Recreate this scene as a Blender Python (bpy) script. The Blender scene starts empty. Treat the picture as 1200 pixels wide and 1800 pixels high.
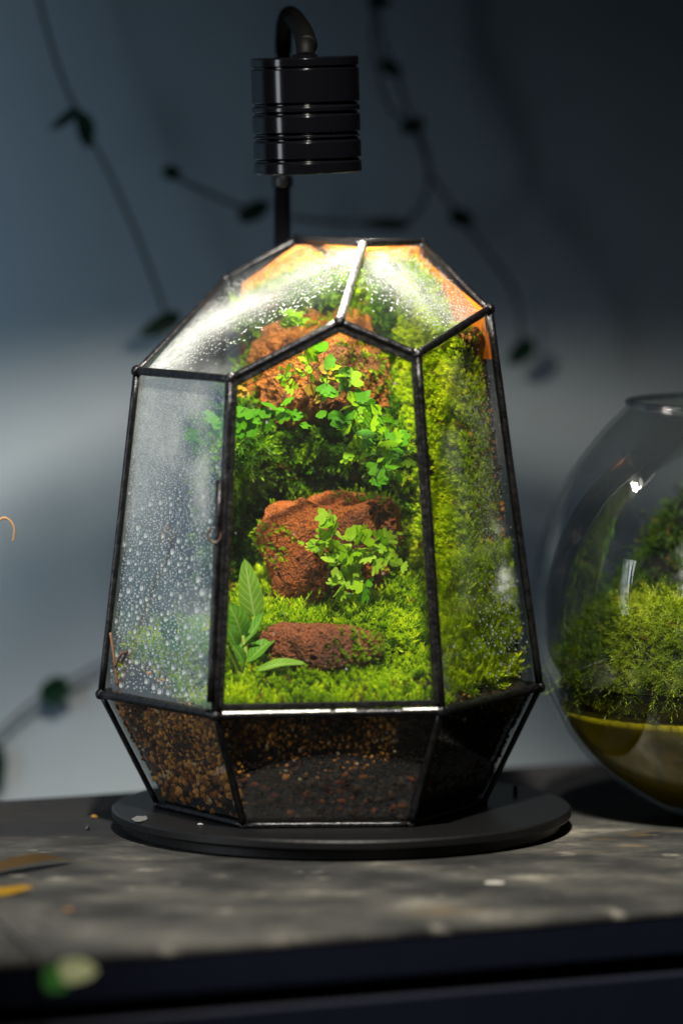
import bpy, math, random
import numpy as np
from mathutils import Vector, Matrix, noise, Quaternion
R = math.radians
rng = np.random.default_rng(7)
random.seed(7)
S = bpy.context.scene
COL = S.collection

# ------------------------------------------------------------------ camera
CAM = Vector((0.0, -2.34, 0.360)); PITCH = math.atan(900/9500); FPX = 9500.0
cam_d = bpy.data.cameras.new('camera'); cam = bpy.data.objects.new('camera', cam_d); COL.objects.link(cam)
cam.location = CAM; cam.rotation_euler = (math.pi/2 - PITCH, 0, 0)
cam_d.sensor_fit = 'VERTICAL'; cam_d.sensor_height = 36; cam_d.sensor_width = 24
cam_d.lens = 36*FPX/1800; cam_d.clip_start = 0.05; cam_d.clip_end = 60
cam_d.dof.use_dof = True; cam_d.dof.focus_distance = 2.325; cam_d.dof.aperture_fstop = 3.6
S.camera = cam

# ------------------------------------------------------------------ world, lights, exposure
S.view_settings.view_transform = 'Standard'; S.view_settings.look = 'None'
S.view_settings.exposure = 0; S.view_settings.gamma = 1
S.render.engine = 'CYCLES'
S.cycles.max_bounces = 10; S.cycles.transparent_max_bounces = 32; S.cycles.transmission_bounces = 8
S.cycles.sample_clamp_indirect = 4; S.cycles.caustics_reflective = False; S.cycles.caustics_refractive = False
world = bpy.data.worlds.new('World'); S.world = world; world.use_nodes = True
world.node_tree.nodes['Background'].inputs[0].default_value = (0.35, 0.55, 1.0, 1)
world.node_tree.nodes['Background'].inputs[1].default_value = 0.0015

def area(name, loc, aim, sx, sy, power, col, spread=180):
    l = bpy.data.lights.new(name, 'AREA'); l.shape = 'RECTANGLE'; l.size = sx; l.size_y = sy; l.energy = power; l.color = col
    l.spread = R(spread)
    o = bpy.data.objects.new(name, l); COL.objects.link(o); o.location = loc
    o.rotation_euler = (Vector(aim)-Vector(loc)).to_track_quat('-Z', 'Y').to_euler(); return o
def spot(name, loc, aim, deg, blend, power, col, rad):
    l = bpy.data.lights.new(name, 'SPOT'); l.spot_size = R(deg); l.spot_blend = blend; l.energy = power; l.color = col; l.shadow_soft_size = rad
    o = bpy.data.objects.new(name, l); COL.objects.link(o); o.location = loc
    o.rotation_euler = (Vector(aim)-Vector(loc)).to_track_quat('-Z', 'Y').to_euler(); return o
LAMP = Vector((-0.0125, -0.010, 0.2880))
gl = spot('grow_light', LAMP, LAMP + Vector((0.085, 0.0, -1)), 158, 0.30, 3.0, (1.0, 0.94, 0.82), 0.011)
# made-up beam shape: bright to the sides, dimmed below to spare the roof
gl.data.use_nodes = True; _t = gl.data.node_tree; _e = _t.nodes['Emission']
_c = _t.nodes.new('ShaderNodeTexCoord'); _s = _t.nodes.new('ShaderNodeSeparateXYZ'); _a = _t.nodes.new('ShaderNodeMath'); _a.operation = 'ABSOLUTE'; _m = _t.nodes.new('ShaderNodeMapRange')
_t.links.new(_c.outputs['Normal'], _s.inputs[0]); _t.links.new(_s.outputs[2], _a.inputs[0]); _t.links.new(_a.outputs[0], _m.inputs[0]); _t.links.new(_m.outputs[0], _e.inputs[1])
for _i, _v in ((1, .35), (2, .85), (3, 4.2), (4, .40)): _m.inputs[_i].default_value = _v
spot('room_spot', (0.0, -0.73, 1.10), (0.02, -0.085, 0.06), 30.0, 0.60, 205, (1.0, 0.95, 0.84), 0.03)
spot('bowl_light', (0.150, -0.075, 0.40), (0.168, -0.035, 0.085), 21, 0.7, 3.2, (1.0, 0.95, 0.8), 0.012)
area('window_light', (-0.54, -0.21, 0.27), (-0.42, 0.16, 0.20), 0.22, 0.42, 0.84, (0.58, 0.80, 1.0), 70)
area('low_left_fill', (-0.50, -0.30, 0.20), (-0.06, -0.03, 0.06), 0.08, 0.30, 0.24, (0.88, 0.93, 1.0), 60)  # unseen fill added from the left to brighten the low left pane

# ------------------------------------------------------------------ geometry helpers
def ray(px, py):
    dx, dy = (px-600)/FPX, (900-py)/FPX
    f = Vector((0, math.cos(PITCH), -math.sin(PITCH))); u = Vector((0, math.sin(PITCH), math.cos(PITCH)))
    return f + u*dy + Vector((dx, 0, 0))
def at(px, py, Y):
    d = ray(px, py); return CAM + d*((Y-CAM.y)/d.y)
def atz(px, py, z):
    d = ray(px, py); return CAM + d*((z-CAM.z)/d.z)
def hit(px, py, p0, n):
    d = ray(px, py); return CAM + d*((p0-CAM).dot(n)/d.dot(n))

def mesh_obj(name, verts, faces, mat, parent=None, smooth=False, uv=None, mats=None, fmat=None):
    me = bpy.data.meshes.new(name); me.from_pydata([tuple(v) for v in verts], [], faces)
    for m in (mats or [mat]): me.materials.append(m)
    if fmat is not None: me.polygons.foreach_set('material_index', fmat)
    if smooth: me.polygons.foreach_set('use_smooth', [True]*len(me.polygons))
    if uv is not None:
        l = me.uv_layers.new(name='UVMap')
        for lp in me.loops: l.data[lp.index].uv = uv[lp.vertex_index]
    me.update()
    o = bpy.data.objects.new(name, me); COL.objects.link(o)
    if parent: o.parent = parent
    return o
def tri_obj(name, V, F, mat, attrs=None, parent=None, smooth=False):
    me = bpy.data.meshes.new(name); V = np.asarray(V, np.float32); F = np.asarray(F, np.int32)
    me.vertices.add(len(V)); me.vertices.foreach_set('co', V.ravel())
    me.loops.add(F.size); me.loops.foreach_set('vertex_index', F.ravel())
    me.polygons.add(len(F)); me.polygons.foreach_set('loop_start', np.arange(0, F.size, F.shape[1], dtype=np.int32))
    if smooth: me.polygons.foreach_set('use_smooth', np.ones(len(F), bool))
    for k, a in (attrs or {}).items():
        me.attributes.new(k, 'FLOAT', 'POINT').data.foreach_set('value', np.asarray(a, np.float32))
    me.materials.append(mat); me.update(calc_edges=True); me.validate()
    o = bpy.data.objects.new(name, me); COL.objects.link(o)
    if parent: o.parent = parent
    return o
def thing(name, label, cat, loc=(0, 0, 0), group=None):
    o = bpy.data.objects.new(name, None); COL.objects.link(o); o.empty_display_size = .02
    o.location = loc; o['label'] = label; o['category'] = cat
    if group: o['group'] = group
    bpy.context.view_layer.update()
    return o
def under(o, root):
    o.parent = root; o.matrix_parent_inverse = Matrix.Translation(-Vector(root.location)); return o
def tag(o, label, cat=None, group=None, kind=None):
    o['label'] = label
    if cat: o['category'] = cat
    if group: o['group'] = group
    if kind: o['kind'] = kind
    return o

def smooth_path(pts, n):
    pts = [Vector(p) for p in pts]; P = [pts[0]*2-pts[1]] + pts + [pts[-1]*2-pts[-2]]; out = []
    for i in range(1, len(P)-2):
        for k in range(n):
            t = k/n; a, b, c, d = P[i-1], P[i], P[i+1], P[i+2]
            out.append(.5*((2*b)+(c-a)*t+(2*a-5*b+4*c-d)*t*t+(3*b-a-3*c+d)*t**3))
    out.append(pts[-1]); return out
def tube(path, rad, seg=8, cap=True):
    """rad: number or function of 0..1"""
    n = len(path); V = []; F = []
    up = Vector((0.13, 0.2, 1)).normalized(); prev = None
    for i, p in enumerate(path):
        t = (path[min(i+1, n-1)]-path[max(i-1, 0)]).normalized()
        if prev is None:
            a = t.orthogonal().normalized()
        else:
            a = (prev - t*prev.dot(t)).normalized()
        prev = a; b = t.cross(a)
        r = rad(i/(n-1)) if callable(rad) else rad
        for k in range(seg):
            th = 2*math.pi*k/seg; V.append(p + (a*math.cos(th)+b*math.sin(th))*r)
    for i in range(n-1):
        for k in range(seg):
            k2 = (k+1) % seg; F.append((i*seg+k, i*seg+k2, (i+1)*seg+k2, (i+1)*seg+k))
    if cap:
        F.append(tuple(range(seg-1, -1, -1))); F.append(tuple((n-1)*seg+k for k in range(seg)))
    return V, F
def join(parts):
    V = []; F = []
    for v, f in parts:
        o = len(V); V += list(v); F += [tuple(i+o for i in q) for q in f]
    return V, F
def crisp(p, e=.00012):
    out = [p[0]]
    for a, b in zip(p, p[1:]):
        L = math.hypot(b[0]-a[0], b[1]-a[1])
        if L > 3*e:
            out += [(a[0]+(b[0]-a[0])*e/L, a[1]+(b[1]-a[1])*e/L), (b[0]-(b[0]-a[0])*e/L, b[1]-(b[1]-a[1])*e/L)]
        out.append(b)
    return out
def lathe(profile, seg=64, cx=0, cy=0):
    V = []; F = []; n = len(profile)
    for r, z in profile:
        for k in range(seg):
            th = 2*math.pi*k/seg; V.append((cx+r*math.cos(th), cy+r*math.sin(th), z))
    for i in range(n-1):
        for k in range(seg):
            k2 = (k+1) % seg; F.append((i*seg+k, i*seg+k2, (i+1)*seg+k2, (i+1)*seg+k))
    F.append(tuple(range(seg-1, -1, -1))); F.append(tuple((n-1)*seg+k for k in range(seg)))
    return V, F
def ico(sub):
    t = (1+5**.5)/2
    V = [Vector(v).normalized() for v in ((-1,t,0),(1,t,0),(-1,-t,0),(1,-t,0),(0,-1,t),(0,1,t),(0,-1,-t),(0,1,-t),(t,0,-1),(t,0,1),(-t,0,-1),(-t,0,1))]
    F = [(0,11,5),(0,5,1),(0,1,7),(0,7,10),(0,10,11),(1,5,9),(5,11,4),(11,10,2),(10,7,6),(7,1,8),(3,9,4),(3,4,2),(3,2,6),(3,6,8),(3,8,9),(4,9,5),(2,4,11),(6,2,10),(8,6,7),(9,8,1)]
    for _ in range(sub):
        c = {}; G = []
        def mid(a, b):
            k = (min(a, b), max(a, b))
            if k not in c: c[k] = len(V); V.append(((V[a]+V[b])/2).normalized())
            return c[k]
        for a, b, d in F:
            x, y, z = mid(a, b), mid(b, d), mid(d, a); G += [(a, x, z), (b, y, x), (d, z, y), (x, y, z)]
        F = G
    return V, F
def sstep(a, b, x):
    t = min(1, max(0, (x-a)/(b-a))); return t*t*(3-2*t)
def seg_dist(p, pts):
    best = 1e9
    for (x0, y0), (x1, y1) in zip(pts, pts[1:]):
        dx, dy = x1-x0, y1-y0; t = max(0, min(1, ((p[0]-x0)*dx+(p[1]-y0)*dy)/(dx*dx+dy*dy)))
        best = min(best, math.hypot(p[0]-x0-t*dx, p[1]-y0-t*dy))
    return best

# ------------------------------------------------------------------ materials
class NT:
    def __init__(s, name):
        s.m = bpy.data.materials.new(name); s.m.use_nodes = True; s.t = s.m.node_tree; s.t.nodes.clear()
        s.out = s.n('ShaderNodeOutputMaterial')
    def n(s, typ, **kw):
        nd = s.t.nodes.new(typ)
        for k, v in kw.items(): setattr(nd, k, v)
        return nd
    def l(s, a, b): s.t.links.new(a, b)
    def put(s, sock, v):
        if isinstance(v, bpy.types.NodeSocket): s.l(v, sock)
        else: sock.default_value = v
    def noise(s, scale, detail=4, rough=.55, vec=None, dim='3D'):
        nd = s.n('ShaderNodeTexNoise'); nd.inputs['Scale'].default_value = scale; nd.inputs['Detail'].default_value = detail; nd.inputs['Roughness'].default_value = rough
        s.l(vec if vec else s.coord(), nd.inputs['Vector']); return nd.outputs['Fac']
    def coord(s, which='Object'):
        if not hasattr(s, '_c'): s._c = s.n('ShaderNodeTexCoord')
        return s._c.outputs[which]
    def scaled(s, sc, rot=(0, 0, 0), which='Object'):
        m = s.n('ShaderNodeMapping'); m.inputs['Scale'].default_value = sc; m.inputs['Rotation'].default_value = rot; s.l(s.coord(which), m.inputs['Vector']); return m.outputs[0]
    def ramp(s, fac, stops, interp='LINEAR'):
        r = s.n('ShaderNodeValToRGB'); s.l(fac, r.inputs[0]); cr = r.color_ramp; cr.interpolation = interp
        while len(cr.elements) < len(stops): cr.elements.new(.5)
        for e, (p, c) in zip(cr.elements, stops):
            e.position = p; e.color = (*c, 1) if not isinstance(c, (int, float)) else (c, c, c, 1)
        return r.outputs[0]
    def mix(s, fac, a, b, mode='MIX'):
        m = s.n('ShaderNodeMix', data_type='RGBA', blend_type=mode)
        s.put(m.inputs[0], fac)
        for sock, v in ((m.inputs[6], a), (m.inputs[7], b)):
            s.put(sock, (*v, 1) if isinstance(v, tuple) and len(v) == 3 else v)
        return m.outputs[2]
    def math(s, op, a, b=0.0, clamp=False):
        m = s.n('ShaderNodeMath', operation=op, use_clamp=clamp); s.put(m.inputs[0], a); s.put(m.inputs[1], b); return m.outputs[0]
    def attr(s, name):
        a = s.n('ShaderNodeAttribute', attribute_name=name); return a.outputs['Fac']
    def bump(s, h, strength=.5, dist=.001):
        b = s.n('ShaderNodeBump'); b.inputs['Strength'].default_value = strength; b.inputs['Distance'].default_value = dist; s.l(h, b.inputs['Height']); return b.outputs[0]
    def pbr(s, col, rough=.5, metal=0, normal=None, spec=.5, **kw):
        p = s.n('ShaderNodeBsdfPrincipled')
        s.put(p.inputs['Base Color'], (*col, 1) if isinstance(col, tuple) and len(col) == 3 else col)
        s.put(p.inputs['Roughness'], rough); s.put(p.inputs['Metallic'], metal); p.inputs['Specular IOR Level'].default_value = spec
        if normal: s.l(normal, p.inputs['Normal'])
        for k, v in kw.items(): s.put(p.inputs[k.replace('_', ' ')], v)
        return p.outputs[0]
    def mixs(s, fac, a, b):
        m = s.n('ShaderNodeMixShader'); s.put(m.inputs[0], fac); s.l(a, m.inputs[1]); s.l(b, m.inputs[2]); return m.outputs[0]
    def done(s, sh): s.l(sh, s.out.inputs[0]); return s.m

def m_wall():
    k = NT('wall_plaster'); f = k.noise(3.0, 5); g = k.noise(40, 4)
    c = k.ramp(f, [(.3, (.245, .28, .305)), (.7, (.31, .345, .365))])
    return k.done(k.pbr(c, .85, normal=k.bump(g, .25, .002), spec=.2))
def m_table():
    k = NT('worn_concrete_shaded_back')
    st = k.noise(1.0, 7, .65, k.scaled((14, 19, 19)))
    st2 = k.noise(1.0, 5, .6, k.scaled((40, 48, 48)))
    gr = k.noise(900, 3, .7)
    big = k.noise(5.5, 4, .6, k.scaled((1, 1.6, 1)))
    c = k.ramp(st, [(.34, (.006, .006, .006)), (.46, (.019, .019, .017)), (.58, (.050, .048, .042)), (.72, (.19, .175, .14))])
    c = k.mix(k.ramp(st2, [(.62, 0), (.72, .55)]), c, (.24, .225, .19))
    c = k.mix(k.ramp(big, [(.58, 0), (.68, .6)]), c, k.mix(k.ramp(st2, [(.40, 0), (.60, 1.0)]), (.05, .046, .04), (.33, .20, .045)))
    c = k.mix(k.math('MULTIPLY', gr, .5), c, (.012, .012, .014))
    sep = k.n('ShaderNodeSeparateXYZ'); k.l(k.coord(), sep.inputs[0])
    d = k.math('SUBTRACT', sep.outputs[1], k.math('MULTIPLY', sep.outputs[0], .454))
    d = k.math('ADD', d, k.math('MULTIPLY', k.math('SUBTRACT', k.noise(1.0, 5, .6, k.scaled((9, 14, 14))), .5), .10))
    back_shade = k.mix(gr, (.003, .003, .0035), (.014, .014, .016))  # back of the top darkened: the shade there is put into the colour
    c = k.mix(k.math('MULTIPLY', k.ramp(d, [(.0, 0), (.035, 1)]), .93), c, back_shade)
    h = k.math('ADD', k.math('MULTIPLY', gr, .5), st)
    return k.done(k.pbr(c, k.ramp(st, [(.3, .62), (.7, .85)]), normal=k.bump(h, .4, .0015), spec=.14))
def m_simple(name, col, rough=.5, metal=0, spec=.5, nscale=0, var=.25, bump=0):
    k = NT(name)
    if nscale:
        f = k.noise(nscale, 4); c = k.mix(f, tuple(x*(1-var) for x in col), tuple(x*(1+var) for x in col))
        return k.done(k.pbr(c, rough, metal, spec=spec, normal=k.bump(f, bump, .0008) if bump else None))
    return k.done(k.pbr(col, rough, metal, spec=spec))
def m_came(name, a, b, rough):
    k = NT(name); f = k.noise(260, 5, .6); g = k.noise(900, 3)
    c = k.ramp(f, [(.35, a), (.72, b)])
    return k.done(k.pbr(c, k.ramp(g, [(.3, rough-.1), (.7, rough+.14)]), 0.85, normal=k.bump(f, .5, .0012), spec=.5))
def m_glass(name, tint, fog=False, refl=.38, f0=1.45):
    k = NT(name)
    tr = k.n('ShaderNodeBsdfTransparent'); tr.inputs[0].default_value = (*tint, 1)
    gl = k.n('ShaderNodeBsdfGlossy'); gl.inputs['Roughness'].default_value = .015
    fr = k.n('ShaderNodeFresnel'); fr.inputs[0].default_value = f0
    fac = k.math('MULTIPLY', fr.outputs[0], refl, True)
    sh = k.mixs(fac, tr.outputs[0], gl.outputs[0])
    if fog:
        df = k.n('ShaderNodeBsdfDiffuse'); df.inputs[0].default_value = (.88, .90, .90, 1)
        tl = k.n('ShaderNodeBsdfTranslucent'); tl.inputs[0].default_value = (.88, .90, .90, 1)
        w = k.mixs(.5, df.outputs[0], tl.outputs[0])
        a = k.attr('fog'); n1 = k.noise(2600, 2, .6); n2 = k.noise(240, 4, .6)
        fine = k.ramp(n1, [(.36, .35), (.62, 1.15)])
        m = k.math('MULTIPLY', a, fine); m = k.math('MULTIPLY', m, k.ramp(n2, [(.25, .55), (.7, 1.15)]), True)
        sh = k.mixs(m, sh, w)
    return k.done(sh)
def m_drop():
    k = NT('water_drop')
    tr = k.n('ShaderNodeBsdfTransparent'); tr.inputs[0].default_value = (.96, .97, .97, 1)
    g = k.n('ShaderNodeBsdfGlass'); g.inputs['IOR'].default_value = 1.33; g.inputs['Roughness'].default_value = .05
    gl = k.n('ShaderNodeBsdfGlossy'); gl.inputs['Roughness'].default_value = .16
    fr = k.n('ShaderNodeFresnel'); fr.inputs[0].default_value = 1.5
    a = k.mixs(.45, tr.outputs[0], g.outputs[0])
    tl = k.n('ShaderNodeBsdfTranslucent'); tl.inputs[0].default_value = (.97, .98, .98, 1); df = k.n('ShaderNodeBsdfDiffuse'); df.inputs[0].default_value = (.95, .96, .96, 1)
    a = k.mixs(.80, a, k.mixs(.5, tl.outputs[0], df.outputs[0]))
    return k.done(k.mixs(k.math('ADD', k.math('MULTIPLY', fr.outputs[0], .8), .07, True), a, gl.outputs[0]))
def m_moss(name, dark, mid, tip, transl=.35):
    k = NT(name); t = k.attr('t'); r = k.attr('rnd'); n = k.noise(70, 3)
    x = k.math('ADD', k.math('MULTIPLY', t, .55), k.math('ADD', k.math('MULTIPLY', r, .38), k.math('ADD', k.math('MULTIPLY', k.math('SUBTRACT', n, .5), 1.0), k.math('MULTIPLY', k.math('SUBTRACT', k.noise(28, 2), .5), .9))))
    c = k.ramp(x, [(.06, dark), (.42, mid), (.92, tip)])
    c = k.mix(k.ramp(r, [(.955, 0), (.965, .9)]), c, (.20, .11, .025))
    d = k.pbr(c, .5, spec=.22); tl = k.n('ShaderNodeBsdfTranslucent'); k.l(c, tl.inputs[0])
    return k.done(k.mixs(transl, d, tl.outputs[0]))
def m_leaf(name, a, b, vein=None, rough=.38, transl=.3, attr=False, vs=.25):
    k = NT(name); oi = k.n('ShaderNodeObjectInfo'); n = k.noise(350, 3)
    c = k.mix(k.math('ADD', k.math('MULTIPLY', oi.outputs['Random'], .65), k.math('MULTIPLY', n, .4), True), a, b)
    if vein:
        sep = k.n('ShaderNodeSeparateXYZ'); k.l(k.coord('UV'), sep.inputs[0])
        u = k.math('ABSOLUTE', k.math('SUBTRACT', k.math('MULTIPLY', sep.outputs[0], 2.0), 1.0))
        ph = k.math('SUBTRACT', k.math('MULTIPLY', sep.outputs[1], 7.0), k.math('MULTIPLY', u, 1.9))
        s = k.math('ABSOLUTE', k.math('SUBTRACT', k.math('FRACT', ph), .5))
        v1 = k.ramp(s, [(.03, 1.0), (.11, 0.0)]); v2 = k.ramp(u, [(.05, 1.0), (.12, 0.0)])
        c = k.mix(k.math('MULTIPLY', k.math('MAXIMUM', v1, v2), .8), c, vein)
    d = k.pbr(c, rough+.06, spec=.16, normal=k.bump(n, .3, .0006)); tl = k.n('ShaderNodeBsdfTranslucent'); k.l(c, tl.inputs[0])
    return k.done(k.mixs(transl, d, tl.outputs[0]))
def m_rock(name, a, b, dark):
    k = NT(name); n1 = k.noise(60, 5, .6); n2 = k.noise(900, 4, .7); n3 = k.noise(28, 3)
    vo = k.n('ShaderNodeTexVoronoi'); vo.inputs['Scale'].default_value = 800; k.l(k.coord(), vo.inputs['Vector'])
    c = k.ramp(n1, [(.3, a), (.7, b)])
    c = k.mix(k.ramp(n3, [(.50, 0), (.66, .85)]), c, dark)
    c = k.mix(k.ramp(n2, [(.36, .85), (.54, 0)]), c, tuple(x*.35 for x in a))
    c = k.mix(k.math('MULTIPLY', k.attr('pore'), .8), c, tuple(x*.3 for x in a))
    n4 = k.noise(1500, 2, .6); c = k.mix(k.ramp(n4, [(.58, 0), (.72, .55)]), c, tuple(min(1, x*1.5+.06) for x in b))
    h = k.math('ADD', n2, k.math('MULTIPLY', vo.outputs['Distance'], .8))
    return k.done(k.pbr(c, k.ramp(n1, [(.3, .38), (.7, .72)]), normal=k.bump(h, 1.0, .0014), spec=.30))
def m_soil():
    k = NT('layered_soil'); sep = k.n('ShaderNodeSeparateXYZ'); k.l(k.coord(), sep.inputs[0])
    n = k.noise(45, 4); g = k.noise(700, 4, .7)
    z = k.math('ADD', sep.outputs[2], k.math('MULTIPLY', k.math('SUBTRACT', n, .5), .03))
    c = k.ramp(k.math('MULTIPLY', z, 12.0), [(.20, (.007, .003, .002)), (.36, (.010, .006, .004)), (.48, (.035, .022, .012)), (.62, (.13, .075, .028)), (.78, (.035, .025, .015))])
    c = k.mix(k.ramp(g, [(.4, .75), (.62, 0)]), c, (.006, .005, .004))
    return k.done(k.pbr(c, .75, normal=k.bump(g, .9, .002), spec=.3))
def m_grain():
    k = NT('clay_grain'); c = k.ramp(k.attr('rnd'), [(0, (.004, .003, .002)), (.3, (.030, .013, .005)), (.55, (.30, .115, .018)), (.75, (.56, .27, .055)), (.88, (.055, .012, .004)), (.95, (.10, .022, .006)), (1, (.42, .32, .18))])
    return k.done(k.pbr(c, .8, normal=k.bump(k.noise(1800, 3), .5, .0006), spec=.14))
def m_emit(name, col, st):
    k = NT(name); e = k.n('ShaderNodeEmission'); e.inputs[0].default_value = (*col, 1); e.inputs[1].default_value = st; return k.done(e.outputs[0])
def m_board():
    k = NT('orange_backing'); n = k.noise(120, 5, .65); g = k.noise(600, 3)
    c = k.ramp(n, [(.28, (.24, .055, .003)), (.42, (.46, .115, .004)), (.8, (.58, .165, .006))])
    return k.done(k.pbr(c, .5, normal=k.bump(g, .3, .0008)))
def m_water():
    k = NT('tannin_water'); n = k.noise(16, 3)
    c = k.ramp(n, [(.3, (.50, .42, .010)), (.7, (.70, .60, .020))])
    d = k.n('ShaderNodeBsdfTranslucent'); k.l(c, d.inputs[0])
    p = k.pbr(c, .10, spec=.3); tr = k.n('ShaderNodeBsdfTransparent'); tr.inputs[0].default_value = (.92, .80, .10, 1)
    return k.done(k.mixs(.30, k.mixs(.5, p, d.outputs[0]), tr.outputs[0]))

M = dict(
    wall=m_wall(), table=m_table(),
    navy=m_simple('navy_painted_wood', (.0016, .0025, .0075), .6, spec=.12, nscale=60, var=.3, bump=.2),
    black=m_simple('black_satin_metal', (.004, .004, .005), .38, .3, nscale=200, var=.4, bump=.05),
    disc=m_simple('black_powder_coat', (.0028, .0028, .0032), .40, .0, spec=.28, nscale=500, var=.4, bump=.12),
    anod=m_simple('black_anodised_metal', (.0016, .0017, .0024), .14, .0, spec=.20),
    rubber=m_simple('black_rubber', (.0015, .0015, .0015), .6, spec=.10),
    came=m_came('black_patina_lead', (.010, .010, .012), (.034, .033, .034), .34),
    solder=m_came('bright_solder', (.20, .195, .185), (.46, .45, .43), .50),
    glass=m_glass('clear_glass', (.965, .975, .97)), fog=m_glass('fogged_glass', (.965, .975, .97), True),
    bowl=m_glass('bowl_glass', (.97, .98, .98), refl=.36, f0=1.5), drop=m_drop(), board=m_board(),
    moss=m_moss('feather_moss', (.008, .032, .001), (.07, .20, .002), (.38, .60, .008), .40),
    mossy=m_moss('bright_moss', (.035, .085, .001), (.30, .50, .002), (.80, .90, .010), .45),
    moss_lit=m_moss('lit_tone_moss', (.06, .11, .001), (.40, .58, .004), (.86, .90, .015), .5),  # lighter twin of bright_moss: strong light put into its colour
    mossb=m_moss('olive_moss', (.02, .03, .002), (.13, .20, .006), (.42, .48, .02), .35),
    moss_shade=m_moss('shaded_moss', (.004, .012, .002), (.018, .045, .004), (.09, .16, .010), .3),  # darker twin of the ledge moss: shade on the hill put into its colour
    fern=m_leaf('fern_leaflet', (.035, .18, .001), (.14, .40, .002), rough=.4, transl=.42),
    fernp=m_leaf('pale_lime_leaflet', (.26, .46, .015), (.46, .68, .05), rough=.4, transl=.42),
    fernl=m_leaf('young_fern_leaflet', (.16, .38, .002), (.36, .58, .005), rough=.4, transl=.42),
    ferny=m_leaf('withered_leaflet', (.30, .20, .015), (.48, .30, .03), transl=.35),
    broad=m_leaf('veined_leaf', (.05, .20, .012), (.13, .34, .018), (.34, .50, .10), transl=.35),
    broadp=m_leaf('pale_veined_leaf', (.16, .34, .02), (.22, .42, .03), (.48, .62, .20), transl=.4),
    broadd=m_leaf('dark_leaf', (.012, .07, .02), (.02, .10, .03), (.05, .2, .04), transl=.25),
    vine=m_leaf('vine_leaf', (.004, .018, .010), (.008, .028, .014), transl=.1),
    vstem=m_simple('vine_stem', (.022, .022, .022), .7),
    stem=m_simple('fern_stalk', (.03, .012, .006), .4), gstem=m_simple('green_stem', (.20, .28, .012), .45),
    twig=m_simple('dry_twig', (.09, .04, .012), .7, nscale=300, var=.5, bump=.4),
    tan=m_simple('dried_tendril', (.30, .15, .045), .6), pale=m_leaf('pale_leaf', (.52, .58, .30), (.62, .66, .38)), greenl=m_leaf('green_leaf', (.03, .16, .025), (.05, .2, .03)),
    rock=m_rock('red_lava_rock', (.31, .066, .007), (.47, .125, .015), (.05, .018, .010)),
    rock2=m_rock('orange_lava_rock', (.40, .11, .010), (.60, .205, .024), (.06, .030, .016)),
    rock3=m_rock('dull_red_lava_rock', (.20, .052, .016), (.36, .105, .032), (.06, .028, .018)),
    soil=m_soil(), grain=m_grain(), dark=m_simple('dark_wet_stone', (.008, .008, .007), .3, nscale=120, var=.5, bump=.6),
    lens=m_emit('lamp_lens', (1, .93, .8), 2.0), water=m_water(), smear=m_simple('dull_smear', (.07, .07, .07), .6, nscale=700, var=.5), crumb=m_simple('pale_crumb', (.22, .21, .19), .8, nscale=900, var=.3),
    ochrel=m_leaf('yellowed_leaf', (.10, .055, .004), (.16, .09, .006), transl=.2), leaf_shadow=m_leaf('leaf_shadow_tone', (.018, .012, .005), (.04, .022, .006), transl=.1),
    ochre=m_simple('dry_yellow_leaf', (.22, .12, .01), .7, nscale=200, var=.4, bump=.3),
)

# ------------------------------------------------------------------ wall and table
def wallY(X): return .356 + .445*X
wdir = Vector((1, .445, 0)).normalized(); wn = Vector((wdir.y, -wdir.x, 0))
p0 = Vector((0, wallY(0), 0))
nx, nz = 60, 40; V = []; F = []
for i in range(nx+1):
    for j in range(nz+1):
        s = -2.2+4.4*i/nx; z = -1.2+3.0*j/nz
        V.append(p0+wdir*s+Vector((0, 0, z))-wn*(.002*noise.noise(Vector((s*3, z*3, 1)))))
for i in range(nx):
    for j in range(nz):
        a = i*(nz+1)+j; F.append((a, a+nz+1, a+nz+2, a+1))
w = mesh_obj('wall', V, F, M['wall'], smooth=True); tag(w, 'pale grey plaster wall behind the planted glass jar', kind='structure')

TD = Vector((1, .454, 0)).normalized(); TN = Vector((-TD.y, TD.x, 0))
back0 = Vector((0, .147, 0)); front0 = Vector((0, -.271, 0)); depth = (back0-front0).dot(TN)
def tb(s, d, z): return front0 + TD*s + TN*d + Vector((0, 0, z))
table = thing('table', 'dark navy table with a worn grey stained top under the jars', 'table', tb(0, depth/2, -.72))
def tbox(name, s0, s1, d0, d1, z0, z1, mat, bev=.0012, div=1):
    V = []; F = []
    prof = [(d0, z0), (d0, z1-bev), (d0+bev, z1), (d1, z1), (d1, z0)]
    ss = [s0+(s1-s0)*i/div for i in range(div+1)]
    for s in ss: V += [tb(s, d, z) for d, z in prof]
    n = len(prof)
    for i in range(div):
        for k in range(n):
            F.append((i*n+k, (i+1)*n+k, (i+1)*n+(k+1) % n, i*n+(k+1) % n))
    F += [tuple(range(n-1, -1, -1)), tuple(div*n+k for k in range(n))]
    return under(mesh_obj(name, V, F, mat), table)
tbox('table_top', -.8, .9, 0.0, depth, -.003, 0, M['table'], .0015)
tbox('top_edge', -.8, .9, 0.0005, depth, -.0185, -.0032, M['navy'])
tbox('apron', -.8, .9, .010, .030, -.034, -.0187, M['navy'])
tbox('drawer_front', -.8, -.005+.9, .002, .022, -.0505, -.0300+.004, M['navy'], .002)
tbox('drawer_front', -.8, .9, .003, .022, -.26, -.054, M['navy'], .002)
tbox('table_leg', -.8, -.75, .03, .08, -.72, -.26, M['navy']); tbox('table_leg', .85, .9, .03, .08, -.72, -.26, M['navy'])
tbox('table_leg', -.8, -.75, depth-.08, depth-.03, -.72, -.0187, M['navy']); tbox('table_leg', .85, .9, depth-.08, depth-.03, -.72, -.0187, M['navy'])

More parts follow.
